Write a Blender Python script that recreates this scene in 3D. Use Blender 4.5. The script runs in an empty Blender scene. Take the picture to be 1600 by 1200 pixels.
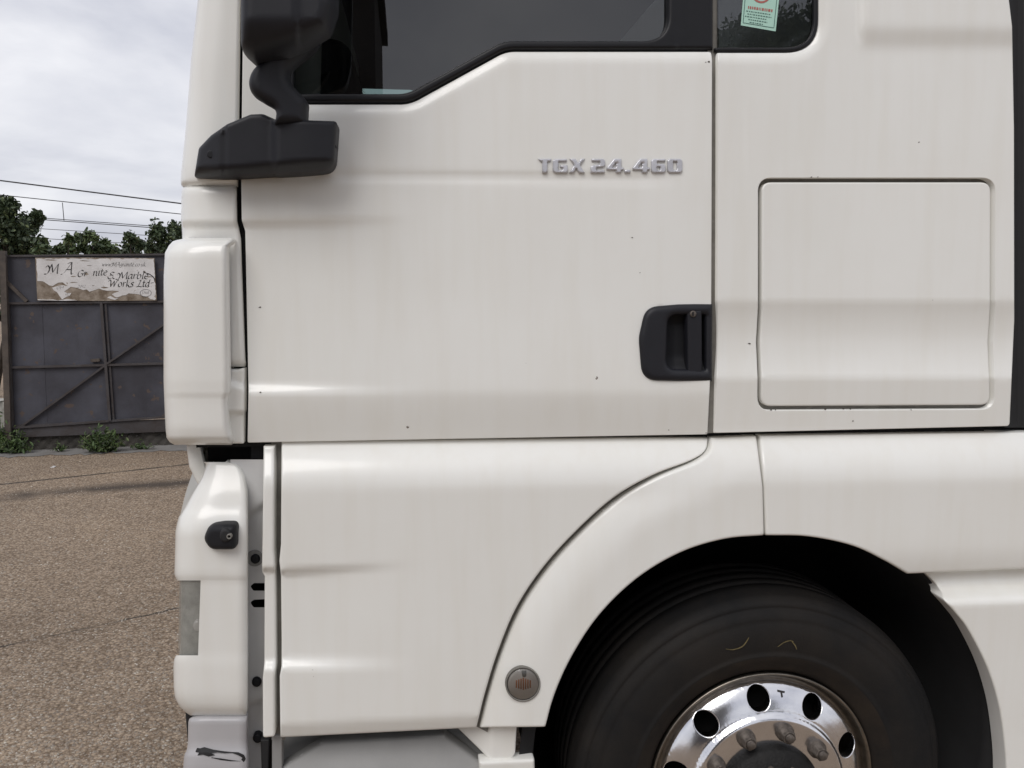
import bpy, bmesh, math, random
import numpy as np
from mathutils import Vector
from mathutils.geometry import delaunay_2d_cdt

rng = np.random.default_rng(7)
random.seed(7)
R = math.radians
scene = bpy.context.scene
col = scene.collection

# ------------------------------------------------------------------ camera
FPX = 1360.0                     # focal length in pixels of the 1600 px wide photograph
CAM = np.array([0.0, -2.02, 1.83])
YAW, PITCH = R(6.47), R(6.7)
cd = bpy.data.cameras.new('camera')
cd.sensor_width = 36.0
cd.lens = 36.0 * FPX / 1600.0
cd.clip_start, cd.clip_end = 0.02, 2000
cam = bpy.data.objects.new('camera', cd)
cam.location = CAM
cam.rotation_euler = (math.pi / 2 - PITCH, 0, -YAW)
col.objects.link(cam)
scene.camera = cam

# ------------------------------------------------------------------ world: overcast sky, cloud sheet over a daylight sky
SUN_EL, SUN_AZ = R(46), R(210)   # azimuth clockwise from +Y
w = bpy.data.worlds.new('World'); scene.world = w; w.use_nodes = True
nt = w.node_tree; N = nt.nodes; L = nt.links; N.clear()
out = N.new('ShaderNodeOutputWorld'); bg = N.new('ShaderNodeBackground')
sky = N.new('ShaderNodeTexSky'); sky.sky_type = 'NISHITA'; sky.sun_disc = False
sky.sun_elevation = SUN_EL; sky.sun_rotation = SUN_AZ
tc = N.new('ShaderNodeTexCoord'); sep = N.new('ShaderNodeSeparateXYZ')
L.new(tc.outputs['Generated'], sep.inputs[0])
zz = N.new('ShaderNodeMath'); zz.operation = 'MAXIMUM'; zz.inputs[1].default_value = 0.0
L.new(sep.outputs['Z'], zz.inputs[0])
za = N.new('ShaderNodeMath'); za.operation = 'ADD'; za.inputs[1].default_value = 0.22
L.new(zz.outputs[0], za.inputs[0])
dv = []
for ax in 'XY':
    d = N.new('ShaderNodeMath'); d.operation = 'DIVIDE'
    L.new(sep.outputs[ax], d.inputs[0]); L.new(za.outputs[0], d.inputs[1]); dv.append(d)
cmb = N.new('ShaderNodeCombineXYZ'); L.new(dv[0].outputs[0], cmb.inputs[0]); L.new(dv[1].outputs[0], cmb.inputs[1])
nz = N.new('ShaderNodeTexNoise'); nz.inputs['Scale'].default_value = 1.15; nz.inputs['Detail'].default_value = 7
nz.inputs['Roughness'].default_value = 0.52; nz.inputs['Distortion'].default_value = 0.35
L.new(cmb.outputs[0], nz.inputs['Vector'])
rp = N.new('ShaderNodeValToRGB')
rp.color_ramp.elements[0].position = 0.34; rp.color_ramp.elements[0].color = (4.6, 4.75, 5.5, 1)
rp.color_ramp.elements[1].position = 0.66; rp.color_ramp.elements[1].color = (8.2, 8.2, 8.5, 1)
L.new(nz.outputs['Fac'], rp.inputs['Fac'])
mx = N.new('ShaderNodeMix'); mx.data_type = 'RGBA'; mx.inputs['Factor'].default_value = 0.94
L.new(sky.outputs[0], mx.inputs['A']); L.new(rp.outputs[0], mx.inputs['B'])
L.new(mx.outputs['Result'], bg.inputs['Color']); bg.inputs['Strength'].default_value = 0.1
L.new(bg.outputs[0], out.inputs[0])

sd = bpy.data.lights.new('sun', 'SUN'); sd.energy = 1.3; sd.angle = R(35); sd.color = (1.0, 0.965, 0.93)
sun = bpy.data.objects.new('sun', sd); col.objects.link(sun)
sdir = Vector((math.sin(SUN_AZ) * math.cos(SUN_EL), math.cos(SUN_AZ) * math.cos(SUN_EL), math.sin(SUN_EL)))
sun.rotation_euler = sdir.to_track_quat('Z', 'Y').to_euler(); sun.location = sdir * 30

vs = scene.view_settings
vs.view_transform = 'Standard'; vs.look = 'None'; vs.gamma = 1.0; vs.use_curve_mapping = False
vs.exposure = 0.22
scene.cycles.max_bounces = 8
scene.cycles.transparent_max_bounces = 16
scene.cycles.caustics_reflective = False; scene.cycles.caustics_refractive = False

# ------------------------------------------------------------------ measuring: photograph pixel -> point on a plane of known depth
cy, sy, cp, sp = math.cos(YAW), math.sin(YAW), math.cos(PITCH), math.sin(PITCH)
FW = np.array([sy * cp, cy * cp, -sp]); RT = np.array([cy, -sy, 0.0]); UP = np.array([sy * sp, cy * sp, cp])
def ray(u, v):
    u = np.asarray(u, float)[..., None]; v = np.asarray(v, float)[..., None]
    return FW + RT * (u - 800) / FPX + UP * (600 - v) / FPX
def unp(u, v, a=0.0, b=0.0, nx=0.0):
    """point on the plane Y = a + b*(Z-1.4) + nx*X"""
    d = ray(u, v)
    t = (a + b * (CAM[2] - 1.4) + nx * CAM[0] - CAM[1]) / (d[..., 1] - b * d[..., 2] - nx * d[..., 0])
    return CAM + d * t[..., None]
def ground(u, v, z=0.0):
    d = ray(u, v); t = (z - CAM[2]) / d[..., 2]
    return CAM + d * t[..., None]
def proj(P):
    q = np.asarray(P) - CAM
    z = q @ FW
    return 800 + FPX * (q @ RT) / z, 600 - FPX * (q @ UP) / z
def sstep(a, b, x):
    t = np.clip((x - a) / (b - a), 0, 1); return t * t * (3 - 2 * t)

# ------------------------------------------------------------------ materials
MATS = {}
def mat(name, color=(0.5, 0.5, 0.5), rough=0.5, metal=0.0, coat=0.0, coat_rough=0.1, spec=0.5, var=0.0, vscale=3.0, bump=0.0, bscale=60.0, speck=None, tint=None, rvar=0.0):
    m = bpy.data.materials.new(name); m.use_nodes = True; MATS[name] = m
    n = m.node_tree.nodes; l = m.node_tree.links; p = n['Principled BSDF']
    p.inputs['Roughness'].default_value = rough; p.inputs['Metallic'].default_value = metal
    p.inputs['Coat Weight'].default_value = coat; p.inputs['Coat Roughness'].default_value = coat_rough
    p.inputs['Specular IOR Level'].default_value = spec
    t = n.new('ShaderNodeTexCoord'); src = None
    c2 = tint or tuple(c * (1 - var) for c in color)
    a = n.new('ShaderNodeTexNoise'); a.inputs['Scale'].default_value = vscale; a.inputs['Detail'].default_value = 6; a.inputs['Roughness'].default_value = 0.6
    l.new(t.outputs['Object'], a.inputs['Vector'])
    r = n.new('ShaderNodeValToRGB'); r.color_ramp.elements[0].position = 0.35; r.color_ramp.elements[1].position = 0.65
    r.color_ramp.elements[0].color = (*c2, 1); r.color_ramp.elements[1].color = (*color, 1)
    l.new(a.outputs['Fac'], r.inputs['Fac']); src = r.outputs[0]
    if speck:
        sc_, thr, scol = speck
        b = n.new('ShaderNodeTexNoise'); b.inputs['Scale'].default_value = sc_; b.inputs['Detail'].default_value = 4
        l.new(t.outputs['Object'], b.inputs['Vector'])
        g = n.new('ShaderNodeValToRGB'); g.color_ramp.elements[0].position = thr; g.color_ramp.elements[1].position = thr + 0.02
        g.color_ramp.elements[0].color = (0, 0, 0, 1); g.color_ramp.elements[1].color = (1, 1, 1, 1)
        l.new(b.outputs['Fac'], g.inputs['Fac'])
        x = n.new('ShaderNodeMix'); x.data_type = 'RGBA'; x.inputs['B'].default_value = (*scol, 1)
        l.new(g.outputs[0], x.inputs['Factor']); l.new(src, x.inputs['A']); src = x.outputs['Result']
    l.new(src, p.inputs['Base Color'])
    if rvar:
        q = n.new('ShaderNodeMapRange'); q.inputs['To Min'].default_value = max(rough - rvar, 0.02); q.inputs['To Max'].default_value = rough + rvar
        l.new(a.outputs['Fac'], q.inputs['Value']); l.new(q.outputs[0], p.inputs['Roughness'])
    if bump:
        b = n.new('ShaderNodeTexNoise'); b.inputs['Scale'].default_value = bscale; b.inputs['Detail'].default_value = 5
        l.new(t.outputs['Object'], b.inputs['Vector'])
        k = n.new('ShaderNodeBump'); k.inputs['Strength'].default_value = bump; k.inputs['Distance'].default_value = 0.01
        l.new(b.outputs['Fac'], k.inputs['Height']); l.new(k.outputs[0], p.inputs['Normal'])
    return m
def glass(name, tint, ior=1.52, boost=1.9, rough=0.0):
    m = bpy.data.materials.new(name); m.use_nodes = True; MATS[name] = m
    n = m.node_tree.nodes; l = m.node_tree.links; n.clear()
    o = n.new('ShaderNodeOutputMaterial'); x = n.new('ShaderNodeMixShader'); f = n.new('ShaderNodeFresnel'); f.inputs[0].default_value = ior
    k = n.new('ShaderNodeMath'); k.operation = 'MULTIPLY'; k.inputs[1].default_value = boost; k.use_clamp = True
    t = n.new('ShaderNodeBsdfTransparent'); t.inputs[0].default_value = (*tint, 1)
    g = n.new('ShaderNodeBsdfGlossy'); g.inputs['Roughness'].default_value = rough
    l.new(f.outputs[0], k.inputs[0]); l.new(k.outputs[0], x.inputs[0]); l.new(t.outputs[0], x.inputs[1]); l.new(g.outputs[0], x.inputs[2])
    l.new(x.outputs[0], o.inputs[0]); return m

def paint_mat():
    """off-white vehicle paint: clear coat, faint road film, tiny stone chips"""
    m = mat('white_paint', (0.80, 0.80, 0.765), rough=0.40, coat=0.7, coat_rough=0.13, var=0.0, tint=(0.775, 0.77, 0.73), vscale=2.2,
            speck=(34.0, 0.775, (0.16, 0.13, 0.11)))
    n = m.node_tree.nodes; l = m.node_tree.links; p = n['Principled BSDF']
    t = n.new('ShaderNodeTexCoord'); mp = n.new('ShaderNodeMapping'); mp.inputs['Scale'].default_value = (9, 9, 0.7)
    l.new(t.outputs['Object'], mp.inputs[0])
    a = n.new('ShaderNodeTexNoise'); a.inputs['Scale'].default_value = 3.0; a.inputs['Detail'].default_value = 5; l.new(mp.outputs[0], a.inputs['Vector'])
    r = n.new('ShaderNodeValToRGB'); r.color_ramp.elements[0].position = 0.3; r.color_ramp.elements[0].color = (0.975, 0.968, 0.955, 1)
    r.color_ramp.elements[1].position = 0.56; r.color_ramp.elements[1].color = (1, 1, 1, 1)
    l.new(a.outputs['Fac'], r.inputs[0])
    x = n.new('ShaderNodeMix'); x.data_type = 'RGBA'; x.blend_type = 'MULTIPLY'; x.inputs['Factor'].default_value = 1.0
    old = p.inputs['Base Color'].links[0].from_socket
    l.new(old, x.inputs['A']); l.new(r.outputs[0], x.inputs['B']); l.new(x.outputs['Result'], p.inputs['Base Color'])
    b = n.new('ShaderNodeTexNoise'); b.inputs['Scale'].default_value = 5.0; b.inputs['Detail'].default_value = 2; l.new(t.outputs['Object'], b.inputs['Vector'])
    k = n.new('ShaderNodeBump'); k.inputs['Strength'].default_value = 0.05; k.inputs['Distance'].default_value = 0.02
    l.new(b.outputs['Fac'], k.inputs['Height']); l.new(k.outputs[0], p.inputs['Normal']); l.new(k.outputs[0], p.inputs['Coat Normal'])
    return m
paint_mat()
mat('dark_plastic', (0.011, 0.0115, 0.0145), rough=0.55, spec=0.3, var=0.25, vscale=14, bump=0.06, bscale=500)
mat('mirror_plastic', (0.012, 0.0125, 0.017), rough=0.5, spec=0.35, var=0.2, vscale=9, bump=0.05, bscale=600)
mat('black_rubber', (0.012, 0.012, 0.013), rough=0.7, var=0.2, vscale=20)
mat('trim_black', (0.009, 0.009, 0.011), rough=0.42, spec=0.3, var=0.2, vscale=20)
mat('underbody', (0.010, 0.010, 0.011), rough=0.9, var=0.4, vscale=6)
mat('interior', (0.018, 0.018, 0.02), rough=0.9, var=0.3, vscale=6)
mat('grey_plastic', (0.29, 0.288, 0.28), rough=0.55, var=0.12, vscale=7, bump=0.05, bscale=300)
mat('silver_paint', (0.44, 0.432, 0.44), rough=0.42, var=0.08, vscale=5, coat=0.2)
mat('plate_grey', (0.62, 0.62, 0.615), rough=0.5, var=0.08, vscale=6)
mat('seal_grey', (0.20, 0.19, 0.17), rough=0.7, var=0.3, vscale=20)
mat('tyre_rubber', (0.0075, 0.0075, 0.008), rough=0.75, spec=0.25, tint=(0.017, 0.0145, 0.0125), vscale=5, bump=0.10, bscale=240, rvar=0.08)
mat('tyre_band', (0.012, 0.010, 0.009), rough=0.8, spec=0.25, tint=(0.026, 0.020, 0.015), vscale=9, bump=0.12, bscale=320)
mat('polished_alloy', (0.80, 0.80, 0.82), rough=0.17, metal=1.0, var=0.1, vscale=14, bump=0.012, bscale=130, rvar=0.05)
mat('dull_alloy', (0.30, 0.27, 0.23), rough=0.38, metal=1.0, var=0.35, vscale=30, bump=0.05, bscale=200)
mat('nut_steel', (0.17, 0.145, 0.125), rough=0.55, metal=0.55, var=0.5, vscale=60, bump=0.25, bscale=200)
mat('hub_paint', (0.010, 0.0095, 0.009), rough=0.6, spec=0.3, var=0.5, vscale=40, bump=0.3, bscale=160)
mat('chrome_badge', (0.60, 0.60, 0.63), rough=0.30, metal=0.45, var=0.15, vscale=40)
mat('chip_brown', (0.07, 0.055, 0.045), rough=0.8)
mat('chalk', (0.17, 0.135, 0.06), rough=0.9, var=0.5, vscale=60)
mat('ink', (0.03, 0.028, 0.028), rough=0.8, var=0.3, vscale=60)
mat('faded_ink', (0.22, 0.21, 0.21), rough=0.8, var=0.4, vscale=90)
mat('amber', (0.55, 0.22, 0.10), rough=0.4, var=0.2, vscale=40)
mat('reflector', (0.72, 0.69, 0.66), rough=0.3, metal=0.2, var=0.1, vscale=40)
mat('lamp_reflector', (0.50, 0.50, 0.46), rough=0.4, metal=0.15, var=0.5, vscale=25)
glass('window_glass', (0.30, 0.33, 0.33), boost=2.5)
glass('lens_glass', (0.92, 0.92, 0.91), boost=1.4, rough=0.05)
hm = mat('headlight_glass', (0.40, 0.40, 0.365), rough=0.25, coat=1.0, coat_rough=0.04, tint=(0.30, 0.30, 0.275), vscale=9); hm.node_tree.nodes['Principled BSDF'].inputs['Alpha'].default_value = 0.5
glass('green_glass', (0.66, 0.86, 0.80), boost=1.0)
mat('sticker_green', (0.42, 0.66, 0.56), rough=0.6, var=0.05)
mat('sticker_red', (0.40, 0.12, 0.10), rough=0.6)
mat('sticker_ink', (0.06, 0.14, 0.12), rough=0.6)
mat('gate_steel', (0.066, 0.068, 0.086), rough=0.62, tint=(0.034, 0.033, 0.042), vscale=2.2, speck=(11.0, 0.64, (0.085, 0.062, 0.052)), bump=0.15, bscale=30)
mat('gate_frame', (0.062, 0.058, 0.062), rough=0.7, tint=(0.045, 0.036, 0.034), vscale=8, bump=0.2, bscale=60)
mat('rusty_post', (0.10, 0.082, 0.068), rough=0.85, tint=(0.055, 0.046, 0.042), vscale=7, bump=0.3, bscale=60)
mat('plywood', (0.13, 0.095, 0.062), rough=0.85, tint=(0.33, 0.28, 0.23), vscale=9, bump=0.4, bscale=40)
mat('sign_white', (0.66, 0.645, 0.64), rough=0.7, tint=(0.56, 0.545, 0.535), vscale=9, speck=(24.0, 0.70, (0.26, 0.21, 0.17)), bump=0.2, bscale=60)
mat('old_concrete', (0.085, 0.077, 0.068), rough=0.9, tint=(0.045, 0.041, 0.036), vscale=5, bump=0.5, bscale=40, speck=(30, 0.68, (0.2, 0.19, 0.18)))
mat('pale_concrete', (0.24, 0.232, 0.222), rough=0.9, tint=(0.17, 0.16, 0.15), vscale=3, bump=0.3, bscale=60)
mat('leaf_green', (0.078, 0.115, 0.040), rough=0.6, tint=(0.038, 0.062, 0.025), vscale=1.6)
mat('leaf_dark', (0.056, 0.085, 0.034), rough=0.6, tint=(0.026, 0.042, 0.020), vscale=1.6)
mat('leaf_weed', (0.085, 0.135, 0.040), rough=0.6, tint=(0.042, 0.075, 0.022), vscale=9)
mat('leaf_light', (0.125, 0.155, 0.062), rough=0.55, tint=(0.085, 0.11, 0.045), vscale=3)
mat('leaf_deep', (0.030, 0.046, 0.020), rough=0.6)
mat('bark', (0.06, 0.048, 0.038), rough=0.9, var=0.5, vscale=14, bump=0.5, bscale=30)
mat('cable_black', (0.03, 0.03, 0.034), rough=0.6)
mat('brick_dark', (0.07, 0.062, 0.058), rough=0.9, var=0.3, vscale=3)
mat('pebble', (0.38, 0.335, 0.28), rough=0.9, tint=(0.17, 0.14, 0.115), vscale=2.5)
mat('pebble_pale', (0.60, 0.56, 0.49), rough=0.9, tint=(0.30, 0.27, 0.23), vscale=2.5)
mat('render_pale', (0.42, 0.41, 0.37), rough=0.9, var=0.3, vscale=4)

# ------------------------------------------------------------------ object helpers
def link(name, verts, faces, material, parent=None, smooth=True):
    me = bpy.data.meshes.new(name); me.from_pydata([tuple(map(float, p)) for p in verts], [], [tuple(map(int, f)) for f in faces])
    mats = material if isinstance(material, (list, tuple)) else [material]
    for k in mats: me.materials.append(MATS[k])
    if smooth: me.polygons.foreach_set('use_smooth', [True] * len(me.polygons))
    me.update()
    o = bpy.data.objects.new(name, me); col.objects.link(o)
    if parent is not None:
        o.parent = parent
        o.matrix_parent_inverse = parent.matrix_world.inverted() if parent.type != 'EMPTY' else parent.matrix_basis.inverted()
    return o
def empty(name, loc, parent=None):
    o = bpy.data.objects.new(name, None); o.location = loc; o.empty_display_size = 0.1; col.objects.link(o); return o
def tag(o, label=None, cat=None, group=None, kind=None):
    if label: o['label'] = label
    if cat: o['category'] = cat
    if group: o['group'] = group
    if kind: o['kind'] = kind
    return o

def path(pts, closed=True, seg=6):
    """polygon whose corners (x, y, r) are filleted with radius r"""
    n = len(pts); o = []
    for i, p in enumerate(pts):
        r = p[2] if len(p) > 2 else 0
        P = np.array(p[:2], float)
        if r <= 0 or (not closed and i in (0, n - 1)): o.append(P); continue
        A = np.array(pts[i - 1][:2], float); B = np.array(pts[(i + 1) % n][:2], float)
        a = (A - P) / np.linalg.norm(A - P); b = (B - P) / np.linalg.norm(B - P)
        ang = math.acos(np.clip(a @ b, -1, 1))
        if ang > 3.1: o.append(P); continue
        tl = min(r / math.tan(ang / 2), 0.48 * np.linalg.norm(A - P), 0.48 * np.linalg.norm(B - P))
        s, e = P + a * tl, P + b * tl
        for k in range(seg + 1):
            t = k / seg; o.append((1 - t) ** 2 * s + 2 * t * (1 - t) * P + t * t * e)
    return np.array(o)
def catmull(pts, n=6):
    P = np.array([p[:2] for p in pts], float); P = np.vstack([2 * P[0] - P[1], P, 2 * P[-1] - P[-2]]); o = []
    for i in range(1, len(P) - 2):
        for k in range(n):
            t = k / n
            o.append(0.5 * (2 * P[i] + (P[i + 1] - P[i - 1]) * t + (2 * P[i - 1] - 5 * P[i] + 4 * P[i + 1] - P[i + 2]) * t * t + (3 * P[i] - P[i - 1] - 3 * P[i + 1] + P[i + 2]) * t ** 3))
    o.append(P[-2]); return np.array(o)
def circle(cx, cy_, r, n=32, ry=None):
    a = np.linspace(0, 2 * math.pi, n, endpoint=False)
    return np.stack([cx + r * np.cos(a), cy_ + (ry or r) * np.sin(a)], 1)
def dense(loop, step):
    o = []
    for i in range(len(loop)):
        a, b = loop[i], loop[(i + 1) % len(loop)]; d = np.linalg.norm(b - a)
        if d < 1e-6: continue
        k = max(1, int(math.ceil(d / step)))
        for j in range(k): o.append(a + (b - a) * j / k)
    return np.array(o)
def inside(P, loop):
    x, y = P[:, 0], P[:, 1]; c = np.zeros(len(P), bool)
    a = loop; b = np.roll(loop, -1, 0)
    for (x0, y0), (x1, y1) in zip(a, b):
        if y0 == y1: continue
        m = (y0 > y) != (y1 > y)
        c ^= m & (x < (x1 - x0) * (y - y0) / (y1 - y0) + x0)
    return c
def pdist(P, loops):
    d = np.full(len(P), 1e9)
    for lp in loops:
        a = lp; b = np.roll(lp, -1, 0); ab = b - a; l2 = np.maximum((ab ** 2).sum(1), 1e-12)
        for s in range(0, len(P), 4000):
            Q = P[s:s + 4000, None, :]
            t = np.clip(((Q - a) * ab).sum(2) / l2, 0, 1)
            dd = np.sqrt((((a + t[..., None] * ab) - Q) ** 2).sum(2)).min(1)
            d[s:s + 4000] = np.minimum(d[s:s + 4000], dd)
    return d
def sheet(outline, holes=(), step=8.0, r=4.0, rings=(0.12, 0.35, 0.65, 1.0, 1.4), grid=True, estep=None):
    """triangulated flat sheet: returns 2-D points, triangles, distance from the edge"""
    loops = [dense(np.array(l, float), estep or step) for l in (outline, *holes)]
    loops = [l if (np.cross(l, np.roll(l, -1, 0)).sum() > 0) else l[::-1] for l in loops]
    pts = [np.vstack(loops)]; cons = []; k0 = 0
    for l in loops:
        cons += [(k0 + i, k0 + (i + 1) % len(l)) for i in range(len(l))]; k0 += len(l)
    extra = []
    if r > 0:
        for li, l in enumerate(loops):
            t = np.roll(l, -1, 0) - np.roll(l, 1, 0); t /= np.maximum(np.linalg.norm(t, axis=1), 1e-9)[:, None]
            nrm = np.stack([-t[:, 1], t[:, 0]], 1) * (1 if li == 0 else -1)
            for f in rings:
                q = l + nrm * (r * f); dd = pdist(q, loops); q = q[dd > 0.86 * r * f]; extra.append(q)
    if grid:
        lo, hi = loops[0].min(0), loops[0].max(0)
        gx, gy = np.meshgrid(np.arange(lo[0] + step * 0.5, hi[0], step), np.arange(lo[1] + step * 0.5, hi[1], step))
        G = np.stack([gx.ravel(), gy.ravel()], 1)
        m = inside(G, loops[0])
        for hl in loops[1:]: m &= ~inside(G, hl)
        G = G[m]
        if len(G): G = G[pdist(G, loops) > r + 0.4 * step]; extra.append(G)
    ex = np.vstack(extra) if extra else np.zeros((0, 2))
    if len(ex):
        m = inside(ex, loops[0])
        for hl in loops[1:]: m &= ~inside(ex, hl)
        ex = ex[m]
    allp = np.vstack([pts[0], ex])
    V, E, F, *_ = delaunay_2d_cdt([Vector(p) for p in allp], cons, [], 0, 1e-5)
    V = np.array([tuple(p) for p in V]); F = np.array([f for f in F if len(f) == 3])
    c = V[F].mean(1); m = inside(c, loops[0])
    for hl in loops[1:]: m &= ~inside(c, hl)
    F = F[m]
    return V, F, pdist(V, loops)
def border(F):
    e = {}
    for f in F:
        for a, b in ((f[0], f[1]), (f[1], f[2]), (f[2], f[0])):
            if (b, a) in e: del e[(b, a)]
            else: e[(a, b)] = 1
    return list(e)
def panel(name, outline, material, parent, a=0.0, b=0.0, h=None, r=4.0, rm=None, thick=0.025, step=9.0, holes=(), grid=True, nx=0.0, back=False, soft=None, estep=3.5):
    """a shaped sheet-metal or plastic panel; outline measured in photograph pixels on the plane Y = a + b*(Z-1.4);
    h gives relief in metres, r the edge radius in pixels (rm metres deep), thick the return behind the edge"""
    outline = np.array(outline, float)
    V, F, d = sheet(outline, holes, step, r, grid=grid, estep=estep)
    rr = (rm if rm is not None else r / 583.0) if r > 0 else 0.0
    P = unp(V[:, 0], V[:, 1], a + rr + (h(V[:, 0], V[:, 1]) if h is not None else 0.0), b, nx); P[:, 1] -= rr
    if soft:
        for line, rr, depth in soft:
            dd = pdist(V, [np.vstack([np.array(line, float), np.array(line, float)[::-1]])])
            P[:, 1] += depth * (1 - np.clip(dd / rr, 0, 1)) ** 2
    if r > 0:
        q = 1 - np.clip(d / r, 0, 1); P[:, 1] += rr * (1 - np.sqrt(np.maximum(1 - q * q, 0)))
    A = P[F[:, 1]] - P[F[:, 0]]; B = P[F[:, 2]] - P[F[:, 0]]
    if np.cross(A, B)[:, 1].sum() > 0: F = F[:, ::-1]
    faces = [tuple(f) for f in F]; verts = list(P)
    if thick > 0:
        be = border(F); idx = {}
        for i, j in be:
            for k in (i, j):
                if k not in idx: idx[k] = len(verts); verts.append(P[k] + np.array([0, thick, 0]))
        for i, j in be: faces.append((j, i, idx[i], idx[j]))
        if back:
            n0 = len(verts); off = np.array([0, thick, 0])
            verts += [p + off for p in P]; faces += [(f[2] + n0, f[1] + n0, f[0] + n0) for f in F]
    o = link(name, verts, faces, material, parent)
    if r <= 0:
        if thick > 0: o.data.polygons.foreach_set('use_smooth', [False] * len(o.data.polygons)); o.data.update()
    return o
def grid_mesh(name, rows, material, parent, closed=False, keep=None, smooth=True):
    rows = np.array(rows); nr, nc = rows.shape[:2]; faces = []
    for i in range(nr - 1):
        for j in range(nc if closed else nc - 1):
            if keep is None or keep(i, j):
                j2 = (j + 1) % nc; faces.append((i * nc + j, i * nc + j2, (i + 1) * nc + j2, (i + 1) * nc + j))
    return link(name, rows.reshape(-1, 3), faces, material, parent, smooth)
def bez(p0, p1, p2, p3, n):
    t = np.linspace(0, 1, n)[:, None]
    return (1 - t) ** 3 * p0 + 3 * t * (1 - t) ** 2 * p1 + 3 * t * t * (1 - t) * p2 + t ** 3 * p3
def interp_rows(keys, vs_):
    K = np.array(keys, float); return [np.interp(vs_, K[:, 0], K[:, i]) for i in range(1, K.shape[1])]
def corner(name, keys, material, parent, vstep=6, yt=0.22, b=0.0, across=True, bulge=0.12, lip=0.02, flat=6, round_v=0.0, vs_=None, keep=None, stop=None):
    """wrap-round corner of the truck front. keys: (v, u_side, u_mid, u_left, a): the side face runs from u_side to u_mid
    on plane a, then turns through the outline u_left at depth yt and runs across the front to the other side"""
    v0, v1 = keys[0][0], keys[-1][0]
    if vs_ is None: vs_ = np.linspace(v0, v1, max(2, int((v1 - v0) / vstep) + 1))
    us, um, ul, aa = interp_rows(keys, vs_); rows = []
    for v, s, m, lft, a in zip(vs_, us, um, ul, aa):
        S = unp(s, v, a, b); M = unp(m, v, a, b)
        d = ray(lft, v); t = (yt + a - CAM[1]) / d[1]; T = CAM + d * t; rd = d / np.linalg.norm(d)
        sd_ = (M - S) / np.linalg.norm(M - S)
        k = np.linalg.norm(T - M) * 0.45
        line = [S + np.array([0, lip, 0])]
        line += [S + (M - S) * q for q in np.linspace(0, 1, flat)]
        line += list(bez(M, M + sd_ * k, T - rd * k, T, 14)[1:])
        C = np.array([T[0] - bulge, 1.22, S[2]])
        if across:
            fr = bez(T, T + rd * 0.3, C - np.array([0, 0.5, 0]), C, 10)[1:]
            line += list(fr)
            half = line[1:-1][::-1]
            line += [np.array([p[0], 2.44 - p[1], p[2]]) for p in half]
        elif stop:
            line += [T + rd * stop]
        rows.append(line)
    return grid_mesh(name, rows, material, parent, keep=keep)
def lathe(name, prof, centre, material, parent, n=96, a0=0.0, a1=2 * math.pi):
    full = abs(a1 - a0 - 2 * math.pi) < 1e-6
    A = np.linspace(a0, a1, n, endpoint=not full)
    rows = [[(centre[0] + r_ * math.sin(t), centre[1] + y, centre[2] + r_ * math.cos(t)) for t in A] for r_, y in prof]
    return grid_mesh(name, rows, material, parent, closed=full)
def box_bm(c, s, rz=0.0, bev=0.0):
    bm = bmesh.new(); bmesh.ops.create_cube(bm, size=1.0)
    for v in bm.verts: v.co = Vector((v.co.x * s[0], v.co.y * s[1], v.co.z * s[2]))
    if bev: bmesh.ops.bevel(bm, geom=bm.edges[:], offset=bev, segments=2, affect='EDGES')
    for v in bm.verts:
        x, y = v.co.x, v.co.y
        v.co.x = x * math.cos(rz) - y * math.sin(rz) + c[0]; v.co.y = x * math.sin(rz) + y * math.cos(rz) + c[1]; v.co.z += c[2]
    return bm
def bm_obj(name, bm, material, parent=None, smooth=False):
    V = [v.co[:] for v in bm.verts]; bm.verts.index_update(); F = [[v.index for v in f.verts] for f in bm.faces]; bm.free()
    return link(name, V, F, material, parent, smooth)
def tube(pts, rad, n=8, caps=True):
    pts = np.array(pts, float); V, F = [], []
    rad = np.broadcast_to(rad, len(pts))
    for i, p in enumerate(pts):
        t = pts[min(i + 1, len(pts) - 1)] - pts[max(i - 1, 0)]; t = t / np.linalg.norm(t)
        x = np.cross(t, (0, 0, 1)) if abs(t[2]) < 0.95 else np.cross(t, (1, 0, 0)); x /= np.linalg.norm(x); y = np.cross(t, x)
        for k in range(n):
            q = 2 * math.pi * k / n; V.append(p + rad[i] * (x * math.cos(q) + y * math.sin(q)))
    for i in range(len(pts) - 1):
        for k in range(n): F.append((i * n + k, i * n + (k + 1) % n, (i + 1) * n + (k + 1) % n, (i + 1) * n + k))
    if caps: F += [tuple(range(n))[::-1], tuple(range((len(pts) - 1) * n, len(pts) * n))]
    return V, F

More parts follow.
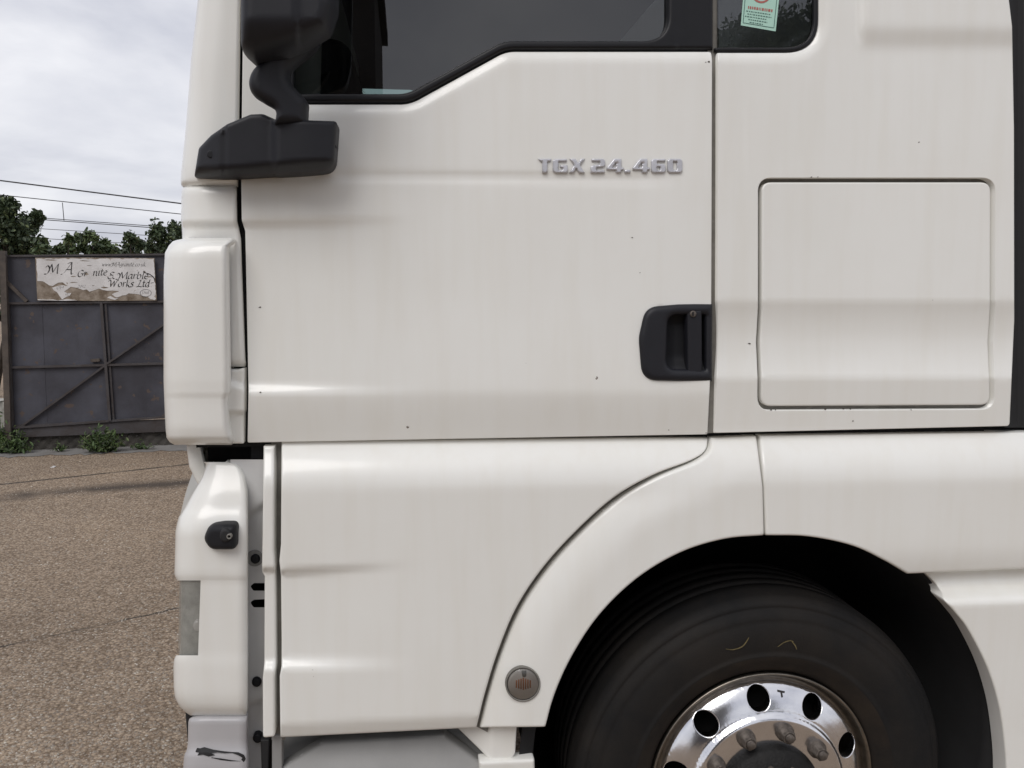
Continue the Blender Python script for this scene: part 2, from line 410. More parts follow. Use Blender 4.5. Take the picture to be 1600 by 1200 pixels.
# ================================================================== GROUND
def ground_mat():
    m = bpy.data.materials.new('worn_macadam'); m.use_nodes = True; MATS['worn_macadam'] = m
    n = m.node_tree.nodes; l = m.node_tree.links; p = n['Principled BSDF']; p.inputs['Roughness'].default_value = 0.93; p.inputs['Specular IOR Level'].default_value = 0.25
    t = n.new('ShaderNodeTexCoord')
    def noise(s, det=6, ro=0.6):
        a = n.new('ShaderNodeTexNoise'); a.inputs['Scale'].default_value = s; a.inputs['Detail'].default_value = det; a.inputs['Roughness'].default_value = ro
        l.new(t.outputs['Object'], a.inputs['Vector']); return a
    def ramp(src, stops):
        r = n.new('ShaderNodeValToRGB'); e = r.color_ramp.elements
        while len(e) < len(stops): e.new(0.5)
        for k, (ps, c) in enumerate(stops): e[k].position = ps; e[k].color = (*c, 1)
        l.new(src, r.inputs[0]); return r.outputs[0]
    def mix(fac, a, b, mode='MIX'):
        x = n.new('ShaderNodeMix'); x.data_type = 'RGBA'; x.blend_type = mode
        if isinstance(fac, float): x.inputs['Factor'].default_value = fac
        else: l.new(fac, x.inputs['Factor'])
        for k, s in (('A', a), ('B', b)):
            if isinstance(s, tuple): x.inputs[k].default_value = (*s, 1)
            else: l.new(s, x.inputs[k])
        return x.outputs['Result']
    vo = n.new('ShaderNodeTexVoronoi'); vo.inputs['Scale'].default_value = 62.0; l.new(t.outputs['Object'], vo.inputs['Vector'])
    vo2 = n.new('ShaderNodeTexVoronoi'); vo2.inputs['Scale'].default_value = 135.0; l.new(t.outputs['Object'], vo2.inputs['Vector'])
    sepc = n.new('ShaderNodeSeparateColor'); l.new(vo.outputs['Color'], sepc.inputs[0])
    sepd = n.new('ShaderNodeSeparateColor'); l.new(vo2.outputs['Color'], sepd.inputs[0])
    c = ramp(sepc.outputs[0], [(0, (0.207, 0.161, 0.121)), (0.45, (0.305, 0.240, 0.178)), (0.8, (0.394, 0.316, 0.237)), (0.965, (0.493, 0.406, 0.314)), (0.985, (0.46, 0.43, 0.38))])
    c2 = ramp(sepd.outputs[1], [(0, (0.178, 0.139, 0.107)), (0.6, (0.335, 0.262, 0.197)), (1, (0.512, 0.415, 0.314))])
    c = mix(0.45, c, c2)
    gaps = ramp(vo.outputs['Distance'], [(0.32, (1.05, 1.05, 1.05)), (0.72, (0.50, 0.46, 0.42))])
    c = mix(0.8, c, gaps, 'MULTIPLY')
    big = ramp(noise(0.55, 7, 0.62).outputs['Fac'], [(0.28, (0.66, 0.64, 0.63)), (0.42, (0.93, 0.92, 0.91)), (0.55, (1.02, 1.01, 1.0)), (0.72, (1.2, 1.18, 1.14))])
    spots = ramp(noise(3.1, 5, 0.7).outputs['Fac'], [(0.30, (0.62, 0.60, 0.58)), (0.40, (1, 1, 1)), (0.66, (1, 1, 1)), (0.74, (1.16, 1.14, 1.1))])
    c = mix(0.75, c, spots, 'MULTIPLY')
    c = mix(1.0, c, big, 'MULTIPLY')
    # cracks and the damp joint between the old concrete bays
    sx = n.new('ShaderNodeSeparateXYZ'); l.new(t.outputs['Object'], sx.inputs[0])
    wob = noise(1.7, 6, 0.65)
    def line(p0, p1, wid, soft, col_, wobble, patch):
        g0, g1 = ground(*p0), ground(*p1); dd = (g1 - g0)[:2]; dd /= np.linalg.norm(dd); nn = np.array([-dd[1], dd[0]]); c0 = float(nn @ g0[:2])
        nonlocal c
        def math_(op, a, b=None):
            k = n.new('ShaderNodeMath'); k.operation = op
            for i, s in enumerate((a, b)):
                if s is None: continue
                if isinstance(s, (int, float)): k.inputs[i].default_value = s
                else: l.new(s, k.inputs[i])
            return k.outputs[0]
        s = math_('ADD', math_('MULTIPLY', sx.outputs['X'], float(nn[0])), math_('MULTIPLY', sx.outputs['Y'], float(nn[1])))
        s = math_('SUBTRACT', s, c0)
        s = math_('ADD', s, math_('MULTIPLY', math_('SUBTRACT', wob.outputs['Fac'], 0.5), wobble))
        s = math_('ABSOLUTE', s)
        mr = n.new('ShaderNodeMapRange'); mr.inputs['From Min'].default_value = wid; mr.inputs['From Max'].default_value = wid + soft
        mr.inputs['To Min'].default_value = 1; mr.inputs['To Max'].default_value = 0; l.new(s, mr.inputs['Value'])
        pn = noise(patch, 3); f = n.new('ShaderNodeMapRange'); f.inputs['From Min'].default_value = 0.3; f.inputs['From Max'].default_value = 0.5; l.new(pn.outputs['Fac'], f.inputs['Value'])
        c = mix(math_('MULTIPLY', mr.outputs[0], f.outputs[0]), c, col_)
    line((0, 1012), (290, 948), 0.004, 0.012, (0.05, 0.042, 0.036), 0.12, 2.2)
    line((0, 757), (280, 727), 0.010, 0.03, (0.06, 0.05, 0.042), 0.10, 1.3)
    line((0, 776), (280, 755), 0.03, 0.22, (0.085, 0.068, 0.055), 0.25, 1.0)
    l.new(c, p.inputs['Base Color'])
    bp = n.new('ShaderNodeBump'); bp.inputs['Strength'].default_value = 0.75; bp.inputs['Distance'].default_value = 0.008; bp.invert = True
    l.new(vo.outputs['Distance'], bp.inputs['Height'])
    b2 = n.new('ShaderNodeBump'); b2.inputs['Strength'].default_value = 0.5; b2.inputs['Distance'].default_value = 0.01
    l.new(noise(120, 4).outputs['Fac'], b2.inputs['Height']); l.new(bp.outputs[0], b2.inputs['Normal']); l.new(b2.outputs[0], p.inputs['Normal'])
ground_mat()
g = link('ground', [(-400, -400, 0), (400, -400, 0), (400, 400, 0), (-400, 400, 0)], [(0, 1, 2, 3)], 'worn_macadam')
tag(g, 'worn brown stony yard surface with cracks', 'ground', kind='structure')

# gate line: rotated a little against the truck
GP = ground(130, 702); GNX = math.tan(R(5.6)); GA = GP[1] - GNX * GP[0]
def gp(u, v, off=0.0): return unp(u, v, GA + off, 0.0, GNX)

# pale concrete edge strip at the foot of the wall
P0, P1 = ground(-260, 716), ground(430, 690)
dirv = (P1 - P0); dirv[2] = 0; L0 = np.linalg.norm(dirv); dirv /= L0; nrm = np.array([-dirv[1], dirv[0], 0])
def strip(name, o0, o1, z, material, nseg=60, jag=0.05):
    V = []
    for i in range(nseg + 1):
        q = P0 + dirv * (L0 * i / nseg)
        for o_, j_ in ((o0, jag), (o1, 0)): V.append(q + nrm * (o_ + j_ * rng.normal()) + np.array([0, 0, z]))
    F = [(2 * i, 2 * i + 2, 2 * i + 3, 2 * i + 1) for i in range(nseg)]
    return link(name, V, F, material, None, False)
tag(strip('concrete_path', -0.35, 1.6, 0.004, 'pale_concrete'), 'pale concrete strip along the foot of the gate', 'path', kind='structure')

# loose stones
def pebbles(name, count, lo, hi, smin, smax, material, label):
    V, F = [], []
    base = np.array([(1, 0, 0), (0.3, 0.9, 0), (-0.9, 0.4, 0), (-0.5, -0.8, 0), (0.6, -0.7, 0), (0.1, 0.0, 0.75)])
    fc = [(0, 1, 5), (1, 2, 5), (2, 3, 5), (3, 4, 5), (4, 0, 5)]
    for _ in range(count):
        u, v = rng.uniform(-40, 420), lo + (hi - lo) * rng.random() ** 0.8
        p = ground(u, v); s = rng.uniform(smin, smax) * rng.uniform(0.5, 1.0); a = rng.uniform(0, 6.28)
        q = base * s * rng.uniform(0.6, 1.2, (6, 3)); c_, s_ = math.cos(a), math.sin(a)
        q = np.stack([q[:, 0] * c_ - q[:, 1] * s_, q[:, 0] * s_ + q[:, 1] * c_, q[:, 2] * 0.8 - 0.0005], 1) + p
        k = len(V); V += list(q); F += [tuple(i + k for i in f) for f in fc]
    tag(link(name, V, F, material, None, False), label, 'gravel', kind='stuff')
pebbles('gravel', 9000, 715, 1240, 0.004, 0.011, 'pebble', 'small brown stones bedded in the yard surface')
pebbles('pale_gravel', 2400, 715, 1240, 0.004, 0.010, 'pebble_pale', 'scattered pale stone chips lying on the yard surface')

# ================================================================== TRUCK
truck = empty('truck', (0.4, 1.2, 0.0))
tag(truck, 'white truck cab side with black mirror, door badge and polished front wheel', 'truck')
bpy.context.view_layer.update()
CB = 0.04                                                     # the cab leans in slightly towards the roof
W = 'white_paint'
TOP = -300

# ---- door
sill = [(448, 160), (640, 160, 60), (790, 77.5, 60), (1114, 77.5)]
sillp = path(sill, closed=False, seg=10)
door_out = np.vstack([path([(379, TOP), (378, 0), (374.5, 270), (375.5, 345), (381, 362), (386, 610), (384.5, 694, 5), (1107, 681, 5), (1111, 600), (1113.2, 475), (1114.5, 80)], closed=False),
                      sillp[::-1], [(462, TOP)]])
def door_h(u, v):
    g = 0.0035 * np.exp(-((v - (273 + (u - 385) * 0.0125)) / 5.5) ** 2) * (1 - sstep(1000, 1065, u))
    f = 1 - sstep(390, 670, u)
    v1 = 348 - 6 * sstep(380, 660, u); v2 = 612 + 3 * sstep(385, 640, u)
    rec = 0.013 * f * sstep(v1 - 5, v1 + 9, v) * (1 - sstep(v2 - 13, v2 + 3, v))
    roll = 0.030 * np.clip((v - 612) / 82, 0, 1) ** 1.25
    dish = 0.004 * np.exp(-((v - 470) / 120) ** 2)
    return g + rec + roll + dish
door = panel('door', door_out, W, truck, 0.0, CB, door_h, r=3, step=7, thick=0.04, soft=[(sillp, 22, 0.012)], holes=[path([(1030, 487), (1104.5, 487), (1104.5, 584), (1028, 584)])])

# window: black frame with rounded opening, glass set back
gl = path([(470, TOP + 40), (458, 147), (636, 147, 60), (786, 64.5, 60), (1043, 64.5, 40), (1043, TOP + 40)], seg=10)
fr = np.vstack([path([(1113.5, TOP), (1113, 78)], closed=False), path([(446, 160.5), (640, 160.5, 60), (790, 78, 60), (1113, 78)], closed=False, seg=10)[::-1], [(462, TOP)]])
def frame_h(u, v): return 0.006 * sstep(1052, 1060, u)
panel('window_frame', fr, 'trim_black', door, 0.004, CB, frame_h, r=5, holes=[gl], step=12, thick=0.03)
panel('window_pane', path([(466, TOP + 30), (452, 152), (640, 152, 60), (790, 69, 60), (1048, 69), (1048, TOP + 30)], seg=8), 'window_glass', door, 0.026, CB, None, r=0, step=60, thick=0.005)

# badge letters (raised, chrome)
def zb(p): return [(820 + x / 5.714, 220 + y / 5.714) for x, y in p]
four = ([(795, 160), (862, 160), (862, 238), (882, 238), (882, 262), (862, 262), (862, 286), (813, 286), (813, 262), (730, 262), (730, 240)], [[(813, 197), (813, 238), (776, 238)]])
sh = lambda P, dx: [(x + dx, y) for x, y in P]
LET = [([(118, 160), (236, 160), (231, 184), (202, 188), (202, 287), (155, 287), (155, 188), (138, 184)], []),
       ([(264, 162), (376, 162), (373, 187), (302, 187), (297, 261), (335, 261), (337, 241), (316, 238), (316, 219), (382, 219), (382, 287), (272, 287), (250, 270), (250, 180)], []),
       ([(398, 160), (452, 160), (474, 197), (500, 160), (536, 160), (492, 217), (536, 287), (480, 287), (460, 248), (432, 287), (396, 287), (440, 215)], []),
       ([(597, 160), (700, 160), (716, 176), (716, 222), (700, 236), (640, 241), (636, 262), (712, 262), (712, 287), (588, 287), (588, 236), (601, 221), (668, 211), (668, 187), (597, 185)], []),
       four, ([(890, 258), (942, 258), (942, 286), (890, 286)], []),
       (sh(four[0], 232), [sh(four[1][0], 232)]),
       ([(1144, 162), (1256, 162), (1252, 187), (1180, 187), (1178, 208), (1240, 208), (1256, 222), (1256, 272), (1240, 287), (1144, 287), (1128, 272), (1128, 178)], [[(1178, 233), (1207, 233), (1207, 262), (1178, 262)]]),
       ([(1290, 160), (1387, 160), (1406, 178), (1406, 270), (1387, 287), (1290, 287), (1272, 270), (1272, 178)], [[(1324, 189), (1356, 189), (1356, 260), (1324, 260)]])]
for P, H in LET:
    panel('badge_letter', zb(P), 'chrome_badge', door, -0.0055, CB, None, r=1.6, rm=0.003, thick=0.008, step=3, grid=False, holes=[zb(q) for q in H])

# door handle: black bezel, bowl, upright grip, lock
hz = lambda pts: [(960 + x / 4.286, 440 + y / 4.286, *q) for x, y, *q in pts]
bez_o = path([(1113, 474.5), (1060, 475.5, 30), (1009, 480, 26), (998, 528, 60), (1003, 594, 26), (1060, 595.5), (1112.5, 595.5)], seg=8)
bowl_o = path([(1101.5, 492), (1043, 492, 16), (1040, 577, 16), (1101.5, 578)], seg=6)
panel('handle_bezel', bez_o, 'mirror_plastic', door, -0.009, CB, lambda u, v: 0.006 * np.clip((u - 1040) / 70, 0, 1) ** 1.5 + 0.0 * v, r=9, rm=0.010, holes=[bowl_o], step=7, thick=0.02)
panel('handle_bowl', path([(1104, 488), (1031, 488), (1029, 583), (1104, 583)]), 'dark_plastic', door, 0.03, CB, lambda u, v: -0.022 * np.clip((v - 560) / 20, 0, 1) - 0.015 * np.clip((1050 - u) / 14, 0, 1) - 0.015 * np.clip((502 - v) / 14, 0, 1), r=0, step=6, thick=0.0)
panel('handle_grip', path([(1072, 483, 3), (1096, 483, 3), (1097, 588, 4), (1073, 588, 4)]), 'mirror_plastic', door, -0.006, CB, lambda u, v: 0.004 * np.clip((v - 486) / 100, 0, 1), r=5, rm=0.008, step=5, thick=0.02)
lk = panel('door_lock', circle(1083, 490.5, 5.2, 20), 'nut_steel', door, -0.010, CB, None, r=1.5, thick=0.006, step=3)
panel('key_slot', [(1082, 487.5), (1084, 487.5), (1084, 494), (1082, 494)], 'trim_black', door, -0.0112, CB, None, r=0, step=3, thick=0.001)

# ---- cab side panel behind the door with locker hatch and rear window
win2 = path([(1118.3, 79.5), (1277, 79.5, 50), (1277, TOP)], closed=False, seg=10)
cab_out = np.vstack([win2, path([(1577, TOP), (1577, 0), (1582, 42), (1585, 200), (1585.5, 500), (1578, 668, 8), (1111.8, 679), (1115.6, 600), (1117.3, 475), (1118, 300)], closed=False)])
hatch_hole = path([(1186, 281.5, 18), (1550, 281.5, 18), (1549.5, 480), (1546, 535), (1548.5, 590), (1549, 636, 18), (1185, 638, 18), (1185.5, 590), (1183, 535), (1186, 480)])
hatch_out = path([(1189.5, 285, 15), (1546.5, 285, 15), (1546, 480), (1542.5, 535), (1545, 590), (1545.5, 632.5, 15), (1188.5, 634.5, 15), (1189, 590), (1186.5, 535), (1189.5, 480)])
def cab_h(u, v):
    t = np.clip((v - 471) / (590 - 471), 0, 1)
    band = 4 * 0.0125 * t * (1 - t)
    low = 0.012 * np.clip((v - 590) / 80, 0, 1)
    sw = -0.012 * sstep(1338, 1352, u) * (1 - sstep(36, 84, v)) * sstep(-140, -60, v)
    seam = 0.0007 * np.exp(-((u - 1157.5) / 1.6) ** 2) * sstep(150, 175, v) * (1 - sstep(350, 362, v))
    return band + low + sw + seam
cab = panel('cab_side_panel', cab_out, W, truck, 0.002, CB, cab_h, r=3, step=7, thick=0.04, holes=[hatch_hole], soft=[(win2, 20, 0.010)])
panel('locker_hatch', hatch_out, W, truck, 0.003, CB, cab_h, r=2.5, step=7, thick=0.02)
panel('hatch_seal', path([(1178, 274), (1558, 274), (1558, 646), (1178, 646)]), 'seal_grey', cab, 0.024, CB, cab_h, r=0, step=20, thick=0.0)
cwin = panel('cab_window', path([(1121, 74), (1271, 74, 46), (1271, TOP), (1121, TOP)], seg=10), 'window_glass', cab, 0.016, CB, None, r=0, step=60, thick=0.005)
panel('window_seal', np.vstack([path([(1117, 80.5), (1278, 80.5, 50), (1278, TOP)], closed=False, seg=10), path([(1271, TOP), (1271, 75, 45), (1117, 75)], closed=False, seg=10)]), 'trim_black', cab, 0.009, CB, None, r=2, step=6, thick=0.012, grid=False)
panel('door_seal', path([(1108, TOP), (1123, TOP), (1122, 676), (1102, 677)]), 'seal_grey', truck, 0.022, CB, None, r=0, step=30, thick=0.0)
panel('door_pillar', path([(360, TOP), (393, TOP), (395, 690), (366, 690)]), 'underbody', truck, 0.045, CB, None, r=0, step=30, thick=0.0)
# black rubber strip behind the cab
panel('rear_seal', path([(1570, TOP), (1640, TOP), (1640, 668), (1570, 668)]), 'black_rubber', truck, 0.045, CB, lambda u, v: 0.01 * np.sin((u - 1580) / 9.0), r=0, step=8, thick=0.05)

# no-smoking sticker behind the rear side glass (flat print)
def sticker():
    a0 = 0.0145; quad = [(1165, -52), (1222, -47), (1212, 49), (1157.5, 39.5)]
    V, F, M = [], [], []
    def add(pts, m, off):
        k = len(V); P = unp(np.array([p[0] for p in pts]), np.array([p[1] for p in pts]), a0 - off, CB)
        V.extend(P); F.append(tuple(range(k, k + len(pts)))); M.append(m)
    q = np.array(quad, float)
    def uv(s, t): return (1 - t) * ((1 - s) * q[0] + s * q[1]) + t * ((1 - s) * q[3] + s * q[2])
    add(quad, 0, 0)
    for k in range(40):                                        # ring of the sign
        t0, t1 = 2 * math.pi * k / 40, 2 * math.pi * (k + 1) / 40
        c0 = uv(0.5, 0.42)
        ringp = lambda t, rr: c0 + np.array([math.cos(t) * rr, math.sin(t) * rr])
        add([ringp(t0, 12), ringp(t0, 15), ringp(t1, 15), ringp(t1, 12)], 1, 0.0006)
    c0 = uv(0.5, 0.42)
    for sgn in (1, -1):
        d = np.array([0.7, 0.7 * sgn]); e = np.array([0.7, -0.7 * sgn])
        add([c0 + d * 12 + e * 1.2, c0 + d * 12 - e * 1.2, c0 - d * 12 - e * 1.2, c0 - d * 12 + e * 1.2], 1 if sgn > 0 else 2, 0.0007 + 0.0001 * sgn)
    r2 = random.Random(3)
    def words(t0, th, s0, s1, m):
        s = s0
        while s < s1:
            w_ = r2.uniform(0.02, 0.06); add([uv(s, t0), uv(min(s + w_, s1), t0), uv(min(s + w_, s1), t0 + th), uv(s, t0 + th)], m, 0.0006); s += w_ + 0.022
    words(0.655, 0.045, 0.16, 0.86, 1)
    for i, (s0, s1) in enumerate([(0.12, 0.8), (0.16, 0.84), (0.1, 0.7), (0.2, 0.74), (0.24, 0.62)]): words(0.735 + i * 0.045, 0.016, s0, s1, 2)
    for e0, e1 in (((0.06, 0.04), (0.94, 0.04)), ((0.94, 0.04), (0.94, 0.95)), ((0.94, 0.95), (0.06, 0.95)), ((0.06, 0.95), (0.06, 0.04))):
        A, B = uv(*e0), uv(*e1); d = (B - A) / np.linalg.norm(B - A); nn = np.array([-d[1], d[0]]) * 0.5
        add([A + nn, B + nn, B - nn, A - nn], 2, 0.0005)
    o = link('sticker', V, F, ['sticker_green', 'sticker_red', 'sticker_ink'], cwin, False)
    o.data.polygons.foreach_set('material_index', M); o['label'] = 'green no smoking notice stuck inside the rear side window'
sticker()

for host, hf, a_, spots in ((cab, cab_h, 0.001, [(1205, 640.5, 1.6), (1212, 640.5, 1.3), (1290, 639.5, 2.2), (1318, 639, 1.5), (1329, 639, 1.7), (1424, 640.5, 1.4), (1333, 658, 1.7), (1171, 537, 2.2), (1436, 222, 1.3), (1268, 276.5, 1.6), (1278, 276.5, 1.4)]),
                             (door, door_h, -0.001, [(1108, 96, 2.2), (1103, 97, 1.3), (988, 371, 1.6), (1000, 426, 1.2), (406, 480, 2.4), (407, 613, 1.8), (1045, 672, 1.2)])):
    for cx_, cy_, r_ in spots:
        q_ = circle(cx_, cy_, r_, 7); q_ = (q_ - (cx_, cy_)) * rng.uniform(0.4, 0.95, (7, 1)) * np.array([1.2, 0.7]) + (cx_, cy_)
        panel('paint_chip', q_, 'chip_brown', host, a_, CB, hf, r=0, step=5, thick=0.0025, grid=False)
# ---- front corner: pillar, corner panel, air deflector
def mirror_row(keys): return keys
corner('windscreen_pillar', [(TOP, 372, 365, 352, 0.005), (0, 373.5, 352, 321, 0.003), (90, 372.5, 345, 308, 0.002), (200, 371, 340, 298, 0.002), (270, 370, 335, 290, 0.002), (284, 369.5, 335, 288.5, 0.004), (291, 369.5, 337, 290, 0.020)],
       W, truck, vs_=np.concatenate([np.linspace(TOP, 270, 30), [276, 281, 285, 288, 290, 291.5]]), yt=0.24, b=CB, across=False, stop=0.10)
corner('corner_panel', [(291, 367.5, 338, 291, 0.016), (294, 367.5, 338, 288.5, 0.006), (300, 367.5, 338, 287, 0.002), (345, 368, 338, 286, 0.002), (356, 371, 340, 287, 0.012), (372, 374, 340, 288, 0.014), (560, 381, 345, 290, 0.014), (568, 382, 345, 290, 0.018), (573, 382, 345, 291, 0.03)],
       W, truck, vs_=np.concatenate([[291, 292, 294, 297, 301], np.linspace(306, 340, 6), np.linspace(344, 360, 6), np.linspace(372, 560, 14), [564, 568, 571, 573]]), yt=0.22, b=CB)
corner('air_deflector', [(372, 364, 345, 300, 0.012), (376, 364, 330, 276, -0.012), (384, 352, 325, 268, -0.024), (395, 351, 315, 264, -0.03), (430, 351.5, 312, 262.5, -0.032), (595, 354, 312, 262, -0.032), (614, 354, 312, 263, -0.030), (622, 351.5, 312, 263.5, -0.027), (632, 351, 312, 264, -0.026), (670, 353, 314, 265.5, -0.024), (684, 358, 316, 267, -0.018), (691, 362, 322, 271, -0.004), (695, 362, 328, 279, 0.02)],
       W, truck, vs_=np.concatenate([[372, 373.5, 375, 377, 380, 384, 389, 395, 405], np.linspace(420, 590, 14), np.linspace(596, 634, 14), np.linspace(645, 680, 6), [684, 687, 689, 691, 693, 694, 695]]), yt=0.22, lip=0.05)
lowc = path([(345, 577), (372, 577, 3), (382.5, 574.5, 3), (382, 640), (381.5, 693, 3), (345, 693)])
panel('lower_corner_panel', lowc, W, truck, 0.012, 0, lambda u, v: 0.010 * (1 - sstep(588, 600, v - (u - 352) * 0.35)) + 0.014 * sstep(641, 647, v), r=3.5, step=4, thick=0.03)

# ---- mirror: bracket on the pillar, arm, housing
brk = path([(303.5, 278.5, 5), (311, 232, 10), (330, 212, 14), (356, 194, 10), (392, 179, 12), (411, 178, 12), (430, 186.5, 10), (527.5, 189.5, 7), (522, 267, 24), (470, 271), (380, 276)], seg=6)
def brk_h(u, v):
    low = 0.045 * np.clip((v - (262 - 12 * sstep(330, 520, u))) / 18, 0, 1) ** 1.4
    return 0.055 * np.clip((352 - u) / 48, 0, 1) ** 1.3 - 0.018 * sstep(424, 436, u) + 0.006 * np.exp(-((u - 352) / 2.2) ** 2) + low + 0.02 * np.clip((u - 470) / 57, 0, 1) ** 2
bracket = panel('mirror_bracket', brk, 'mirror_plastic', truck, -0.075, 0, brk_h, r=7, rm=0.014, step=5, thick=0.06)
panel('bracket_plug', circle(329, 241, 6, 20), 'dark_plastic', bracket, -0.0595, 0, None, r=1.5, thick=0.01, step=3)
arm = np.vstack([catmull([(430, 196), (430.5, 173), (412, 160), (396, 149), (389.5, 133), (394, 115), (406, 101), (428, 85), (450, 77), (470, 75)]), catmull([(500, 66), (487, 84), (462, 103), (453, 115), (455, 131), (468, 145), (480.5, 160), (481, 175), (480, 198)])])
panel('mirror_arm', arm, 'mirror_plastic', truck, -0.115, 0, lambda u, v: 0.03 * np.clip((u - 440) / 60, -0.5, 1), r=13, rm=0.03, step=5, thick=0.02, back=True)
hous = np.vstack([path([(378, TOP), (378.5, 82, 22), (404, 105.5, 16), (440, 92, 10), (478, 77, 20), (516, 55, 16), (528, 20, 30), (532, TOP)], closed=False, seg=8)])
def hous_h(u, v):
    return 0.055 * np.clip((v - 40) / 62, 0, 1) ** 1.5 + 0.004 * np.exp(-((u - 470) / 2.0) ** 2) * (v < 46) + 0.03 * np.clip((u - 505) / 28, 0, 1) ** 2 + 0.010 * sstep(468, 474, u)
panel('mirror_housing', hous, 'mirror_plastic', truck, -0.225, 0, hous_h, r=20, rm=0.06, step=6, thick=0.02, back=True)

# ---- below the cab: bumper corner, headlight, inner plate, strip
BV = np.concatenate([[722, 723, 725, 728, 732, 738, 746], np.linspace(756, 800, 8), np.linspace(808, 897, 9), [901, 904, 906, 907], np.linspace(917, 1024, 12), [1030, 1036, 1042], np.linspace(1050, 1090, 6), [1098, 1104, 1109, 1113, 1116, 1118]])
bk = [(722, 352, 345, 334, 0.055), (725, 367, 350, 333.5, 0.05), (732, 374, 350, 333, 0.045), (746, 380, 348, 325, 0.036), (770, 383.5, 342, 305, 0.02), (795, 384, 332, 290, 0.008), (810, 384, 324, 280.5, -0.003), (830, 384, 318, 277.5, -0.010), (897, 384, 313.5, 277.5, -0.012), (903, 384, 313.5, 281, -0.010), (907, 384, 313.5, 284, -0.008), (1024, 384, 309.5, 285, -0.008), (1030, 384, 308, 281, -0.009), (1042, 384, 309, 278, -0.010), (1075, 384, 310, 278.5, -0.010), (1090, 384, 312, 281, -0.009), (1104, 384, 318, 288, -0.004), (1113, 384, 325, 300, 0.006), (1118, 384, 330, 308, 0.02)]
hl = (int(np.argmin(abs(BV - 907))), int(np.argmin(abs(BV - 1024))))
corner('bumper_corner', bk, W, truck, vs_=BV, yt=0.16, lip=0.03, keep=lambda i, j: not (hl[0] <= i < hl[1] and 6 <= j <= 70 and (j < 21 or j > 50)))
lamp = corner('headlight', [(905, 316, 313.5, 288.5, -0.004), (960, 316, 312, 289, -0.004), (1010, 316, 309, 291, -0.004), (1030, 316, 307, 296, -0.002)], 'headlight_glass', truck, vs_=np.linspace(905, 1030, 14), yt=0.155, across=False, stop=0.16, lip=0.0)
corner('lamp_bowl', [(900, 318, 316, 293, 0.03), (1034, 318, 312, 297, 0.03)], 'lamp_reflector', lamp, vs_=np.linspace(900, 1034, 10), yt=0.16, across=False, stop=0.14, lip=0.0)
panel('lamp_bulb', circle(309, 977, 7, 20, 9), 'reflector', lamp, 0.018, 0, None, r=4, thick=0.02, step=3)
panel('lamp_rim', path([(291, 1010), (295, 1019), (306, 1027), (312, 1030), (305, 1034), (292, 1026)]), 'trim_black', lamp, 0.06, 0, None, r=0, step=4, thick=0.02)
panel('jacking_cover', path([(276.5, 1034, 3), (283, 1040, 2), (285, 1078, 3), (279, 1076, 3)]), W, truck, 0.09, 0, None, r=1.5, step=3, thick=0.02)
# black wide-view camera cap on the bumper
cap = path([(318, 840, 16), (328, 817.5, 18), (371, 817.5, 9), (370.5, 857.5, 9), (330, 857.5, 18)], seg=7)
cp_ = panel('bumper_cap', cap, 'dark_plastic', truck, -0.046, 0, lambda u, v: 0.022 * np.clip((350 - u) / 30, 0, 1), r=9, rm=0.02, step=4, thick=0.03)
panel('cap_socket', circle(352.5, 836, 9, 22, 11), 'black_rubber', cp_, -0.052, 0, None, r=4, thick=0.012, step=3)
panel('cap_screw', circle(358, 838.5, 4.2, 18), 'seal_grey', cp_, -0.0575, 0, None, r=1.2, thick=0.01, step=2, holes=[circle(358, 838.5, 2.2, 12)])
# silver lower bumper with scuff
lb = corner('lower_bumper', [(1118, 383, 330, 312, 0.020), (1121, 384, 325, 305, 0.008), (1126, 384, 322, 303, 0.004), (1160, 383.5, 322, 302, 0.004), (1172, 384, 322, 299, 0.000), (1180, 384.5, 320, 293, -0.006), (1200, 385, 318, 292, -0.010), (1290, 385, 318, 292, -0.012), (1330, 385, 322, 297, 0.005)], 'silver_paint', truck, vstep=5, yt=0.13, lip=0.03)
panel('bumper_duct', path([(289, 1104, 6), (306, 1116), (306, 1172), (294, 1165, 4)]), 'black_rubber', truck, 0.085, 0, None, r=2, step=5, thick=0.02)
for sc in ([(301, 1171), (306, 1168), (312, 1170), (319, 1168), (333, 1172), (350, 1174.5), (366, 1176), (352, 1177), (338, 1175.5), (328, 1177), (335, 1180), (326, 1182), (316, 1179), (308, 1181), (311, 1176), (304, 1175)],
           [(360, 1175.5), (372, 1176), (381, 1180), (384, 1186), (381, 1191), (377, 1187), (379, 1184), (372, 1180)],
           [(330, 1184), (345, 1185.5), (362, 1188), (376, 1189.5), (360, 1189.5), (344, 1187.5)], [(301, 1178), (303, 1180), (300, 1186), (299, 1182)]):
    panel('scuff_mark', sc, 'black_rubber', lb, -0.0085, 0, lambda u, v: 0.012 * (1 - sstep(1160, 1180, v)) + 0.02 * np.clip((318 - u) / 20, 0, 1) ** 2, r=0, step=5, thick=0.002)
